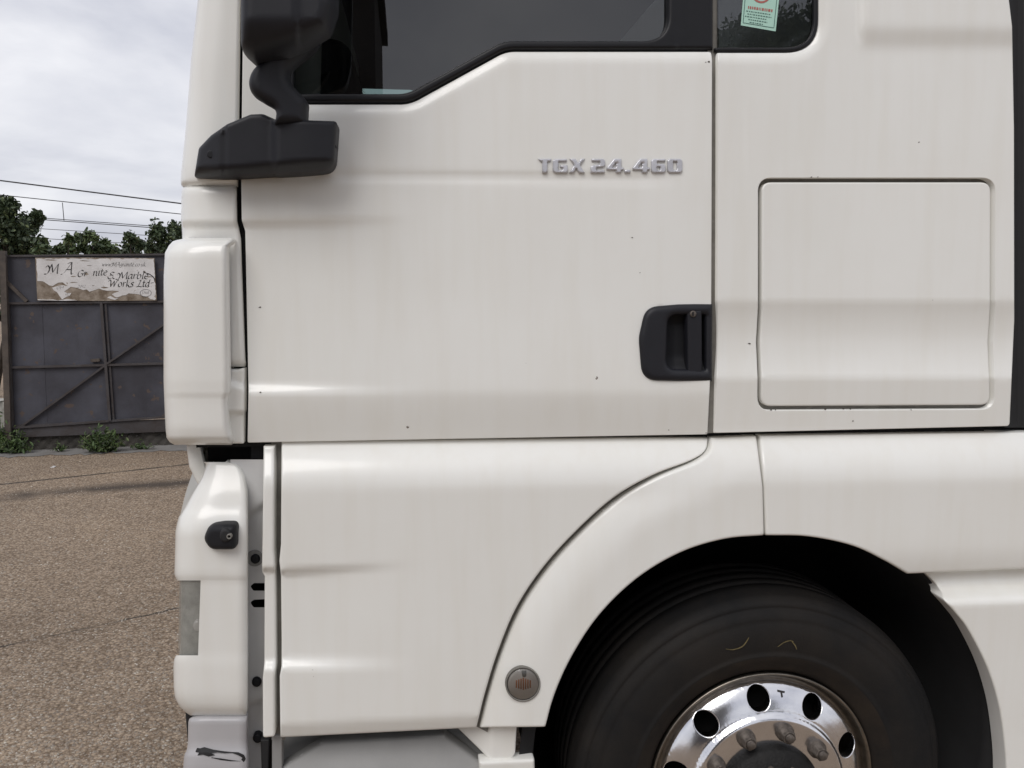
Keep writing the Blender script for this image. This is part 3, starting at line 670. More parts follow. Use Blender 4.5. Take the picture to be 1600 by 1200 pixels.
# grey inner plate between bumper and entry panel, with bolts and slots
plate = panel('inner_plate', path([(360, 718), (416, 718), (418, 1094), (418, 1250), (360, 1250)]), 'plate_grey', truck, 0.067, 0, lambda u, v: 0.010 * sstep(1095, 1099, v + (u - 400) * 0.3) - 0.012 * (1 - sstep(792, 808, v + (u - 395) * 0.6)), r=0, step=6, thick=0.0,
              holes=[path([(391, 916, 3), (397, 911, 3), (417, 911), (417, 923), (396, 923, 4)]), path([(391, 941, 3), (397, 937, 3), (417, 936), (417, 949), (396, 949, 4)])])
for (x, y) in ((399, 873), (401, 1065.5), (402.5, 1153)):
    bw = panel('bolt', circle(x, y, 7.5, 20), 'dark_plastic', plate, 0.057, 0, None, r=3, rm=0.006, thick=0.02, step=3)
panel('bolt_recess', circle(398, 872, 13, 24), 'grey_plastic', plate, 0.064, 0, None, r=2, rm=0.002, thick=0.004, step=5)
def low_profile(u, v, v1=886, v2=1042, dep=0.016):
    return dep * sstep(v1 - 2, v1 + 8, v) * (1 - sstep(v2 - 16, v2 + 6, v))
panel('front_strip', path([(412, 697), (429, 697), (428.5, 860), (431, 893), (432, 1030), (429.5, 1058), (430, 1150, 5), (411, 1152, 5), (410.5, 1060), (413, 1035), (413.5, 900), (409.5, 893), (409.5, 880), (411, 780)]), W, truck, -0.012, 0, lambda u, v: low_profile(u, v) + 0.04 * (1 - sstep(695, 770, v)) ** 1.5, r=4, step=4, thick=0.04)
# ---- entry panel below the door
arc = catmull([(1106, 684), (1101, 704), (1078, 719.5), (1018, 743), (957, 778), (896, 833), (846, 889), (806, 950), (777, 1020), (757, 1085), (744.5, 1136)])
def shoulder(v, u):
    t = np.clip((v - (694 - 0.014 * (u - 440))) / 78, 0, 1)
    return 0.055 * (1 - t) ** 2
def entry_h(u, v):
    f = 1 - sstep(445, 660, u)
    v1 = 890 - (u - 440) * 0.055
    return low_profile(u, v, v1, 1040, 0.016) * f + shoulder(v, u) + 0.015 * np.clip((v - (1130 - (u - 440) * 0.045)) / 20, 0, 1)
ent = np.vstack([path([(440, 1000), (440, 1040), (437, 1056), (438, 1151.5, 7)], closed=False), arc[::-1], path([(1000, 684), (440, 690), (439, 850), (436.5, 876), (439, 900)], closed=False)])
panel('entry_panel', ent, W, truck, -0.016, 0, entry_h, r=4, step=7, thick=0.04)
# ---- wheel arch
arc2 = catmull([(1110, 684), (1107, 704), (1084, 722), (1023, 746.5), (961, 782), (901, 836), (851, 892), (811, 953), (782, 1022), (762, 1086), (749.5, 1136)])
inner = catmull([(852, 1135), (866, 1085), (893, 1025), (936, 960), (995, 903), (1062, 863), (1130, 842), (1193, 836)])
fen = np.vstack([arc2[::-1][::-1], path([(749.5, 1136, 4), (852, 1135)], closed=False)[1:], inner[1:], [(1191, 760), (1181, 681)]])
def fender_h(u, v):
    dd = pdist(np.stack([u, v], 1), [np.vstack([arc2[8:], arc2[8:][::-1]])])
    ed = 0.026 * (1 - np.clip(dd / 70, 0, 1)) ** 2 * sstep(700, 790, v)
    return shoulder(v, u) + ed - 0.010
fender = panel('wheel_arch', fen, W, truck, -0.016, 0, fender_h, r=4.5, step=7, thick=0.05)
arch_r = catmull([(1195.5, 836), (1262, 838), (1330, 852), (1380, 875), (1416, 896)])
rearf = np.vstack([arch_r, path([(1422, 896), (1700, 884), (1700, 674), (1186, 680.5), (1193, 760)], closed=False)])
panel('rear_wing_panel', rearf, W, truck, -0.020, 0, lambda u, v: shoulder(v, u) - 0.006 + 0.012 * np.clip((v - 850) / 45, 0, 1) ** 2, r=4, step=7, thick=0.05)
skl = np.vstack([catmull([(1432, 888), (1446, 897), (1460, 911), (1471, 926)]), catmull([(1472, 931), (1474, 937), (1494, 960), (1513, 986), (1541, 1042), (1559, 1100), (1568, 1160), (1571, 1215), (1568, 1280)])])
skirt = np.vstack([skl, [(1700, 1280), (1700, 876)]])
panel('side_skirt', skirt, W, truck, -0.030, 0, lambda u, v: 0.052 * (1 - sstep(906, 946, v + (u - 1480) * 0.04)) + 0.008 * np.clip((v - 946) / 200, 0, 1), r=3, step=6, thick=0.05)
panel('sill_gap', path([(392, 664), (1640, 650), (1640, 700), (392, 716)]), 'underbody', truck, 0.075, 0, None, r=0, step=60, thick=0.0)
panel('arch_gap_filler', path([(1173, 676), (1202, 676), (1206, 832), (1178, 833)]), 'seal_grey', truck, 0.012, 0, lambda u, v: shoulder(v, u), r=0, step=12, thick=0.0)
panel('sill_seal', np.vstack([arc + np.array([-10, -6]), (arc2 + np.array([12, 8]))[::-1]]), 'seal_grey', truck, 0.018, 0, lambda u, v: shoulder(v, u), r=0, step=12, thick=0.0)
panel('strip_seal', path([(424, 690), (446, 690), (446, 1156), (424, 1156)]), 'seal_grey', truck, 0.03, 0, lambda u, v: 0.03 * (1 - sstep(690, 770, v)), r=0, step=12, thick=0.0)
# side marker lamp
mk = panel('side_marker_lamp', circle(817, 1069, 26.5, 40), 'reflector', fender, -0.026, 0, lambda u, v: 0.006 * ((u - 817) ** 2 + (v - 1069) ** 2 < 0), r=3, rm=0.004, step=6, thick=0.008)
panel('marker_bezel', circle(817, 1069, 27.5, 40), 'seal_grey', fender, -0.0300, 0, None, r=1.2, step=3, thick=0.008, holes=[circle(817, 1069, 24.8, 40)], grid=False)
for k in range(7):
    x = 807 + k * 3.6; hh = 9.5 - abs(k - 3) * 1.3
    panel('marker_rib', [(x - 1.0, 1069 - hh), (x + 1.0, 1069 - hh), (x + 1.0, 1070 + hh * 0.85), (x - 1.0, 1070 + hh * 0.85)], 'amber', fender, -0.0285, 0, None, r=0.5, step=3, thick=0.003, grid=False)
panel('marker_bulb', path([(814.5, 1047), (823, 1047), (822, 1058, 3), (816, 1058, 3)]), 'seal_grey', fender, -0.0285, 0, None, r=2, step=3, thick=0.003)
panel('marker_lens', circle(817, 1069, 25, 40), 'lens_glass', fender, -0.0335, 0, lambda u, v: 0.006 * ((u - 817) ** 2 + (v - 1069) ** 2) / 625, r=2, step=5, thick=0.004)
# ---- step area under the entry panel
panel('step_well', path([(436, 1120), (800, 1110), (800, 1300), (436, 1300)]), 'grey_plastic', truck, 0.13, 0, lambda u, v: -0.10 * np.clip((v - 1150) / 60, 0, 1), r=0, step=10, thick=0.0)
panel('step_tread', path([(505, 1158, 6), (694, 1147, 3), (748, 1187, 4), (834, 1183.5, 3), (835, 1290), (380, 1290), (430, 1204)]), 'grey_plastic', truck, 0.02, 0, lambda u, v: 0.055 * np.clip((1210 - v) / 60, 0, 1), r=4, step=6, thick=0.03)
panel('arch_foot', path([(706, 1128), (808, 1124), (805, 1176, 8), (800, 1184, 6), (772, 1193, 4)]), W, truck, 0.02, 0, lambda u, v: 0.05 * np.clip((768 - u) / 50, 0, 1), r=3, step=5, thick=0.05)
panel('step_edge', path([(748, 1188, 3), (835, 1184, 4), (838, 1290), (752, 1290)]), W, truck, 0.008, 0, lambda u, v: 0.004 * (v - 1184) / 30, r=5, step=6, thick=0.03)
panel('step_bracket', path([(425, 1148), (441, 1148), (441, 1250), (425, 1250)]), 'grey_plastic', truck, 0.025, 0, None, r=2, step=10, thick=0.03)
panel('splash_shield', path([(407, 1155, 2), (421, 1155, 2), (417, 1260), (411, 1260)]), 'black_rubber', truck, 0.03, 0, None, r=2, step=10, thick=0.02)
# front panel seen past the bumper corner and dark underbody
corner('grille_panel', [(690, 312, 308, 300, 0.26), (705, 314, 309, 299.5, 0.26), (730, 320, 312, 303.5, 0.26), (750, 328, 322, 313, 0.26), (775, 340, 336, 328, 0.26)], W, truck, vstep=5, yt=0.10, bulge=0.06)

# ---- wheel
WC = unp(1191, 1222, 0.055); WX, WY, WZ = WC
TR = WZ - 0.002                                                      # tyre stands on the ground
tp = [(0.300, 0.045), (0.303, 0.012), (0.310, 0.002), (0.318, -0.002), (0.335, -0.012), (0.352, -0.021), (0.358, -0.022), (0.361, -0.0195), (0.37, -0.0215), (0.39, -0.0235), (0.41, -0.0240), (0.425, -0.022), (0.436, -0.0185), (0.441, -0.0165), (0.446, -0.0165), (0.451, -0.0165), (0.466, -0.009), (0.469, -0.004), (0.475, -0.003), (0.4775, -0.0045), (0.487, 0.004), (0.4945, 0.013), (0.498, 0.022), (0.5, 0.04)]
sc_ = TR / 0.5055
tp = [(0.300 + (r_ - 0.300) * (TR - 0.300) / 0.205, y) for r_, y in tp]
tread = [(TR - 0.001, 0.05), (TR, 0.06), (TR, 0.085), (TR - 0.012, 0.086), (TR - 0.012, 0.096), (TR, 0.097), (TR, 0.13), (TR - 0.012, 0.131), (TR - 0.012, 0.142), (TR, 0.143), (TR, 0.18), (TR - 0.012, 0.181), (TR - 0.012, 0.192), (TR, 0.193), (TR, 0.225), (TR - 0.012, 0.226), (TR - 0.012, 0.236), (TR, 0.237), (TR - 0.001, 0.275), (TR - 0.02, 0.30), (0.42, 0.325), (0.31, 0.29)]
WCc = (WX, WY, WZ)
wheel = lathe('wheel', [(0.02, 0.12), (0.22, 0.12), (0.235, 0.13), (0.235, 0.33), (0.02, 0.33)], WCc, 'underbody', truck, 48)
ty = lathe('tyre', tp + tread, WCc, ['tyre_rubber', 'tyre_band'], wheel, 144)
mi = []
for p_ in ty.data.polygons:
    c_ = p_.center; rr = math.hypot(c_.x - WX, c_.z - WZ); mi.append(1 if (rr < 0.357 and c_.y < WY + 0.1) else 0)
ty.data.polygons.foreach_set('material_index', mi)
# tread sipes shown as shallow lugs on the shoulder
# rim: flange, well and polished disc with ten hand holes
lathe('rim', [(0.296, 0.03), (0.300, 0.012), (0.3035, 0.001), (0.3025, -0.004), (0.2995, -0.0055), (0.2965, -0.003), (0.2935, 0.006), (0.289, 0.022), (0.281, 0.032), (0.276, 0.03)], WCc, 'dull_alloy', wheel, 144)
dprof = np.array([(0.10, -0.046), (0.192, -0.046), (0.197, -0.0455), (0.203, -0.042), (0.2075, -0.0345), (0.2105, -0.0315), (0.2135, -0.0318), (0.217, -0.0305), (0.235, -0.0225), (0.25, -0.0145), (0.262, -0.007), (0.2715, 0.000), (0.2755, 0.006), (0.278, 0.026)])
hh = [circle(0.2435 * math.sin(R(-6 + 36 * k)), 0.2435 * math.cos(R(-6 + 36 * k)), 0.0295, 28) for k in range(10)]
S_ = 1000.0
rings_extra = []
V, F, dd = sheet(circle(0, 0, 0.278 * S_, 160), [circle(0, 0, 0.12 * S_, 80)] + [h_ * S_ for h_ in hh], step=5.0, r=3.0)
V = V / S_; dd = dd / S_; rr = np.hypot(V[:, 0], V[:, 1])
P = np.stack([WX + V[:, 0], WY + np.interp(rr, dprof[:, 0], dprof[:, 1]), WZ + V[:, 1]], 1)
dh = pdist(V * S_, [h_ * S_ for h_ in hh]) / S_
q = 1 - np.clip(dh / 0.003, 0, 1); P[:, 1] += 0.003 * (1 - np.sqrt(np.maximum(1 - q * q, 0)))
A_ = P[F[:, 1]] - P[F[:, 0]]; B_ = P[F[:, 2]] - P[F[:, 0]]
if np.cross(A_, B_)[:, 1].sum() > 0: F = F[:, ::-1]
faces = [tuple(f) for f in F]; verts = list(P); idx = {}
for i, j in border(F):
    for k in (i, j):
        if k not in idx: idx[k] = len(verts); verts.append(P[k] + np.array([0, 0.022, 0]))
    faces.append((j, i, idx[i], idx[j]))
link('rim_disc', verts, faces, 'polished_alloy', wheel)
lathe('rim_barrel', [(0.276, 0.03), (0.262, 0.06), (0.255, 0.16), (0.27, 0.25), (0.30, 0.27)], WCc, 'dull_alloy', wheel, 72)
# hub and nuts
lathe('hub', [(0.001, -0.115), (0.040, -0.115), (0.048, -0.111), (0.052, -0.098), (0.085, -0.094), (0.100, -0.088), (0.124, -0.074), (0.132, -0.066), (0.134, -0.050), (0.134, 0.0)], WCc, 'hub_paint', wheel, 64)
for k in range(10):
    t = R(36 * k - 11); lathe('hub_bolt', [(0.001, -0.012), (0.006, -0.012), (0.0085, -0.009), (0.0085, 0.01)], (WX + 0.092 * math.sin(t), WY - 0.092, WZ + 0.092 * math.cos(t)), 'nut_steel', wheel, 6)
nut_me = None
for k in range(10):
    t = R(36 * k - 24); c_ = (WX + 0.167 * math.sin(t), WY - 0.046, WZ + 0.167 * math.cos(t))
    if nut_me is None:
        rows = []
        def hexr(r_, q_, sides): return r_ if not sides else r_ * math.cos(math.pi / 6) / math.cos(((q_ + 0.3) % (math.pi / 3)) - math.pi / 6)
        for r_, y, s_ in ((0.0235, 0.001, 0), (0.0235, -0.007, 0), (0.021, -0.0095, 0), (0.0185, -0.0095, 1), (0.0185, -0.031, 1), (0.0165, -0.0335, 1), (0.0125, -0.0335, 0), (0.0115, -0.028, 0), (0.0115, -0.0255, 0), (0.0105, -0.040, 0), (0.009, -0.0415, 0), (0.0005, -0.0415, 0)):
            rows.append([(hexr(r_, 2 * math.pi * i / 36, s_) * math.sin(2 * math.pi * i / 36), y, hexr(r_, 2 * math.pi * i / 36, s_) * math.cos(2 * math.pi * i / 36)) for i in range(36)])
        o = grid_mesh('wheel_nut', rows, 'nut_steel', None, closed=True); nut_me = o.data
    else:
        o = bpy.data.objects.new('wheel_nut', nut_me); col.objects.link(o)
    o.location = c_; o.rotation_euler = (0, R(random.uniform(0, 60)), 0); o.parent = wheel; o.matrix_parent_inverse = wheel.matrix_world.inverted()
bpy.context.view_layer.update()
# chalk marks and the letter stamped on the rim
def ribbon(name, pts, wid, a, material, parent, hfun=None):
    c_ = catmull(pts, 6); t = np.gradient(c_, axis=0); t /= np.linalg.norm(t, axis=1)[:, None]; nn = np.stack([-t[:, 1], t[:, 0]], 1)
    ww = wid * (0.35 + 0.65 * np.sin(np.linspace(0.1, math.pi - 0.1, len(c_))))[:, None]
    A, B = c_ + nn * ww, c_ - nn * ww; rows = [unp(A[:, 0], A[:, 1], a), unp(B[:, 0], B[:, 1], a)]
    return grid_mesh(name, rows, material, parent)
ribbon('chalk_mark', [(1134, 1014), (1146, 1015), (1160, 1010), (1168, 1000), (1170, 996)], 0.9, WY - 0.027, 'chalk', wheel)
ribbon('chalk_mark', [(1215, 1011), (1225, 1004), (1235, 1001), (1240, 1003)], 0.9, WY - 0.027, 'chalk', wheel)
ribbon('chalk_mark', [(1236, 1001), (1242, 1008), (1245, 1015)], 0.8, WY - 0.027, 'chalk', wheel)
TL = np.array([(1214.5, 1077.5), (1226.5, 1080), (1226, 1083), (1222.5, 1082.5), (1223.5, 1089.5), (1221, 1090), (1219.5, 1082), (1215, 1081)])
yy = np.full(len(TL), WY - 0.025)
for _ in range(6):
    PT = unp(TL[:, 0], TL[:, 1], yy); yy = WY + np.interp(np.hypot(PT[:, 0] - WX, PT[:, 2] - WZ), dprof[:, 0], dprof[:, 1]) - 0.0008
link('stamped_letter', unp(TL[:, 0], TL[:, 1], yy), [(0, 1, 2, 3, 6, 7), (3, 4, 5, 6)], 'ink', wheel, False)

# wheel-well liner
ac = unp(1208, 1190, 0.0)
lathe('wheel_well', [(0.655, 0.035), (0.62, 0.04), (0.615, 0.06), (0.615, 0.75), (0.02, 0.75)], (ac[0], 0.0, ac[2]), 'underbody', truck, 120, R(-150), R(150))
# underbody / chassis and cab shell
def xz(u, v, a): p = unp(u, v, a); return p[0], p[2]
def slab(name, x0, x1, y0, y1, z0, z1, material, parent=truck, bev=0.0):
    return bm_obj(name, box_bm(((x0 + x1) / 2, (y0 + y1) / 2, (z0 + z1) / 2), (x1 - x0, y1 - y0, z1 - z0), 0, bev), material, parent)
XF = unp(312, 700, 0.3)[0]; XR = unp(1580, 400, 0.0)[0]
ZD = unp(800, 690, 0.0)[2]
slab('engine_block', XF + 0.02, ac[0] - 0.66, 0.30, 2.14, 0.35, ZD + 0.02, 'underbody')
slab('engine_block', ac[0] - 0.66, XR + 0.5, 0.80, 1.64, 0.55, ZD + 0.02, 'underbody')
slab('cab_floor', XF + 0.05, XR, 0.06, 2.38, ZD - 0.01, ZD + 0.05, 'underbody')
slab('cab_rear_wall', XR - 0.05, XR, 0.09, 2.36, ZD + 0.05, 3.25, 'interior')
slab('cab_roof', -0.62, XR, 0.09, 2.36, 3.25, 3.35, W, bev=0.03)
slab('roof_side', -0.55, XR, 0.06, 0.12, 2.88, 3.25, W)
slab('inner_lining', unp(1040, 400, 0.1)[0], XR - 0.05, 0.10, 0.12, ZD + 0.05, 2.18, 'interior')
slab('side_locker', ac[0] + 0.62, XR + 0.5, 0.12, 0.5, 0.3, ZD - 0.10, 'underbody')
slab('chassis_rail', XR - 0.2, XR + 1.2, 0.82, 0.90, 0.75, 1.0, 'underbody'); slab('chassis_rail', XR - 0.2, XR + 1.2, 1.54, 1.62, 0.75, 1.0, 'underbody')
# far side of the cab with its green tinted window, seat, dashboard
farh = path([(566, 137), (640, 139), (700, 152), (700, 175), (566, 172)])
farh2 = path([(478, 90), (492, 80), (502, 103), (480, 104)])
fpx = np.stack(proj(np.array([(-0.60, 2.37, ZD), (XR, 2.37, ZD), (XR, 2.37, 3.25), (-0.50, 2.37, 3.25)])), 1)
fs = panel('far_side_panel', fpx, 'interior', truck, 2.37, 0, None, r=0, step=60, thick=0.02, holes=[farh, farh2])
panel('far_window_pane', path([(470, 70), (720, 70), (720, 185), (470, 185)]), 'green_glass', fs, 2.40, 0, None, r=0, step=60, thick=0.004)
panel('driver_seat', path([(505, 60, 30), (545, 68, 40), (560, 120, 40), (575, 300, 20), (470, 300), (462, 90, 20)]), 'interior', truck, 0.75, 0, None, r=14, rm=0.06, step=14, thick=0.4)
# windscreen across the front, opaque black so the cab interior stays dark
rows = []
for v in np.linspace(TOP, 285, 14):
    k = np.interp(v, [TOP, 0, 90, 200, 285], [352, 321, 308, 298, 289]); d = ray(k, v); T = CAM + d * ((0.24 + 0.03 - CAM[1]) / d[1])
    zc = T[2]; rows.append(list(bez(T, T + np.array([-0.06, 0.3, 0]), np.array([T[0] - 0.12, 0.8, zc]), np.array([T[0] - 0.12, 1.22, zc]), 10)) + [np.array([T[0] - 0.12 + 0.12 * s * s, 1.22 + 0.95 * s, zc]) for s in np.linspace(0.1, 1, 9)])
grid_mesh('windscreen', rows, 'trim_black', truck)

# ================================================================== GATE
def gbox(name, u0, v0, u1, v1, off, th, wid, material, parent):
    """flat bar between two points of the gate plane; wid is its width, th its depth"""
    A, B = gp(u0, v0, off), gp(u1, v1, off); d = B - A; ln = np.linalg.norm(d); d /= ln
    nrm_ = np.array([GNX, -1, 0]); nrm_ /= np.linalg.norm(nrm_); s = np.cross(d, nrm_)
    V = [A + d * i * ln + s * j * wid / 2 + nrm_ * k * th for i in (0, 1) for j in (-1, 1) for k in (0, 1)]
    F = [(0, 1, 3, 2), (4, 6, 7, 5), (0, 4, 5, 1), (2, 3, 7, 6), (0, 2, 6, 4), (1, 5, 7, 3)]
    return link(name, V, F, material, parent, False)
def gpanel(name, px, material, parent, off, th=0.004, wave=0.0):
    return panel(name, px, material, parent, GA + off, 0, (lambda u, v: wave * np.sin(u * 0.11 + v * 0.05)) if wave else None, r=0, step=10, thick=th, nx=GNX)
gate = empty('gate', gp(15, 690)); bpy.context.view_layer.update()
tag(gate, 'dark grey sheet steel yard gate with rusty frame and diagonal braces', 'gate')
def ln(x, x0, y0, x1, y1): return y0 + (y1 - y0) * (x - x0) / (x1 - x0)
top_ = lambda x: ln(x, 8, 400, 262, 397.5); r1 = lambda x: ln(x, 12, 474, 260, 471); r2 = lambda x: ln(x, 12, 574, 260, 567.5); r3 = lambda x: ln(x, 35, 667, 262, 651); r4 = lambda x: ln(x, 35, 676, 262, 668)
XS = [8, 62, 114, 163, 218, 268, 330, 420]
for i in range(len(XS) - 1):
    a, b = XS[i], XS[i + 1]; g_ = 0.03
    o_ = 0.001 * i
    tilt = lambda x, v: x + (v - 400) * (0.046 if x < 100 else 0.06 * (1 - (x - 100) / 900))
    gpanel('top_sheet', [(tilt(a, 400) + g_, top_(a)), (tilt(b, 400) - g_, top_(b)), (tilt(b, 472) - g_, r1(b)), (tilt(a, 472) + g_, r1(a))], 'gate_steel', gate, 0.010 + 0.003 * (i % 2), 0.006, 0.002)
    gpanel('sheet', [(tilt(a, 472) + g_, r1(a)), (tilt(b, 472) - g_, r1(b)), (tilt(b, 570) - g_, r2(b)), (tilt(a, 570) + g_, r2(a))], 'gate_steel', gate, 0.004 + 0.003 * (i % 2), 0.006, 0.002)
    gpanel('sheet', [(tilt(a, 570) + g_, r2(a)), (tilt(b, 570) - g_, r2(b)), (tilt(b, 662) - g_, r3(b)), (tilt(a, 662) + g_, r3(a))], 'gate_steel', gate, 0.006 + 0.003 * (i % 2), 0.006, 0.002)
for nm, fn, wid, off in (('rail', r1, 0.022, 0.0), ('rail', r2, 0.024, 0.0), ('rail', r3, 0.022, 0.0), ('top_edge', top_, 0.02, 0.002)):
    gbox(nm, 6, fn(6), 420, fn(420), off, 0.03 if nm == 'rail' else 0.02, wid, 'gate_frame', gate)
gbox('bottom_rail', 20, r4(20) - 3, 420, r4(420) - 4, 0.004, 0.012, 0.14, 'gate_frame', gate)
gbox('stile', 159, 472, 172.5, 657, -0.002, 0.036, 0.028, 'gate_frame', gate)
gbox('stile', 165, 472, 178, 657, -0.001, 0.015, 0.02, 'gate_frame', gate)
gbox('stile', 13, 474, 20.5, 668, -0.002, 0.036, 0.035, 'gate_frame', gate)
gbox('diagonal_brace', 38, 663, 166, 570, -0.004, 0.034, 0.020, 'gate_frame', gate)
gbox('diagonal_brace', 168, 568, 268, 499, -0.004, 0.034, 0.020, 'gate_frame', gate)
gbox('corner_brace', 7, 436, 43, 471, -0.004, 0.030, 0.035, 'rusty_post', gate)
gbox('latch_plate', 143, 563, 157, 562, -0.004, 0.04, 0.03, 'rusty_post', gate)
gbox('gate_post', 6.5, 392, 16, 706, -0.02, 0.06, 0.058, 'rusty_post', gate)

# low broken wall under the gate
a0 = GA + 0.05
wl = panel('low_wall', np.vstack([np.stack([np.arange(-30, 430, 6.0), 674 - np.arange(-30, 430, 6.0) * 0.035 + rng.normal(0, 0.8, 77)], 1)[:, :2], [(430, 685), (430, 700), (-30, 712)]]), 'old_concrete', None, a0, 0, lambda u, v: 0.02 * np.sin(u * 0.3) * np.sin(v * 0.35 + u * 0.1), r=2, step=5, thick=0.2, nx=GNX)
tag(wl, 'low crumbling dark concrete kerb wall beneath the steel gate', 'wall')

# ---- sign board on the gate
sz = lambda x, y: (x / 5.714, 380 + y / 5.714)
SB = -0.045
board = panel('sign_board', [sz(314, 130), sz(700, 128), sz(1376, 133), sz(1398, 512), sz(900, 516), sz(333, 512)], 'plywood', None, GA + SB, 0, lambda u, v: 0.006 * np.sin(u * 0.09), r=0.6, step=4, thick=0.018, nx=GNX, back=True)
tag(board, 'peeling white painted timber company sign fixed to the gate top', 'sign')
jag = lambda pts, amp: [(x + rng.normal(0, amp), y + rng.normal(0, amp)) for x, y in pts]
edge_top = [(x, 136 + (abs(rng.normal(0, 5)) if rng.random() < 0.6 else 0)) for x in range(322, 1372, 22)]
edge_r = [(1376 + (y - 136) * 0.055 - abs(rng.normal(0, 6)), y) for y in range(140, 500, 16)]
peel = [(1388, 505), (1340, 497), (1318, 478), (1280, 472), (1250, 462), (1200, 452), (1150, 450), (1120, 462), (1095, 466), (1060, 482), (1040, 487), (1000, 462), (1030, 446), (1056, 436), (1052, 424), (1000, 424), (960, 420), (920, 418), (880, 410), (850, 418), (800, 426), (775, 412), (740, 416), (690, 398), (650, 390), (612, 380), (590, 364), (560, 354), (525, 350), (500, 362), (470, 377), (440, 378), (415, 366), (395, 345), (375, 335), (330, 333)]
edge_l = [(330 + (y - 330) * 0.05 + abs(rng.normal(0, 5)), y) for y in range(318, 140, -16)]
wh = [sz(*p) for p in edge_top + edge_r + jag(peel, 3) + edge_l]
bh = lambda u, v: 0.006 * np.sin(u * 0.09)
tears = []
for (x, y, w_, t_) in ((450, 150, 60, 6), (370, 205, 50, 7), (340, 245, 28, 6), (760, 158, 55, 5), (1050, 142, 60, 8), (800, 200, 30, 4), (1290, 255, 12, 10), (1340, 300, 40, 7), (1365, 350, 26, 8), (655, 297, 26, 4), (660, 352, 40, 5), (940, 396, 36, 8), (775, 275, 18, 14), (835, 380, 12, 5)):
    tears.append([sz(*q) for q in jag([(x - w_, y), (x - w_ * 0.4, y - t_), (x + w_ * 0.3, y - t_ * 0.6), (x + w_, y + 1), (x + w_ * 0.4, y + t_ * 0.7), (x - w_ * 0.5, y + t_ * 0.8)], 1.2)])
tears = [t for t in tears if inside(np.array(t), np.array(wh)).all()]
panel('paint_film', wh, 'sign_white', board, GA + SB - 0.003, 0, bh, r=0, step=4, thick=0.0025, nx=GNX, holes=tears)
for isl in ([(468, 397), (520, 380), (560, 378), (600, 384), (628, 392), (606, 412), (580, 430), (600, 445), (636, 440), (622, 470), (590, 478), (552, 500), (530, 470), (512, 440), (476, 424)], [(990, 470), (1030, 492), (1062, 490), (1030, 505), (992, 498), (960, 488)], [(335, 500), (420, 506), (470, 500), (520, 512), (600, 500), (690, 508), (600, 514), (340, 511)]):
    panel('paint_flake', [sz(*p) for p in jag(isl, 3)], 'sign_white', board, GA + SB - 0.003, 0, bh, r=0, step=4, thick=0.0025, nx=GNX)
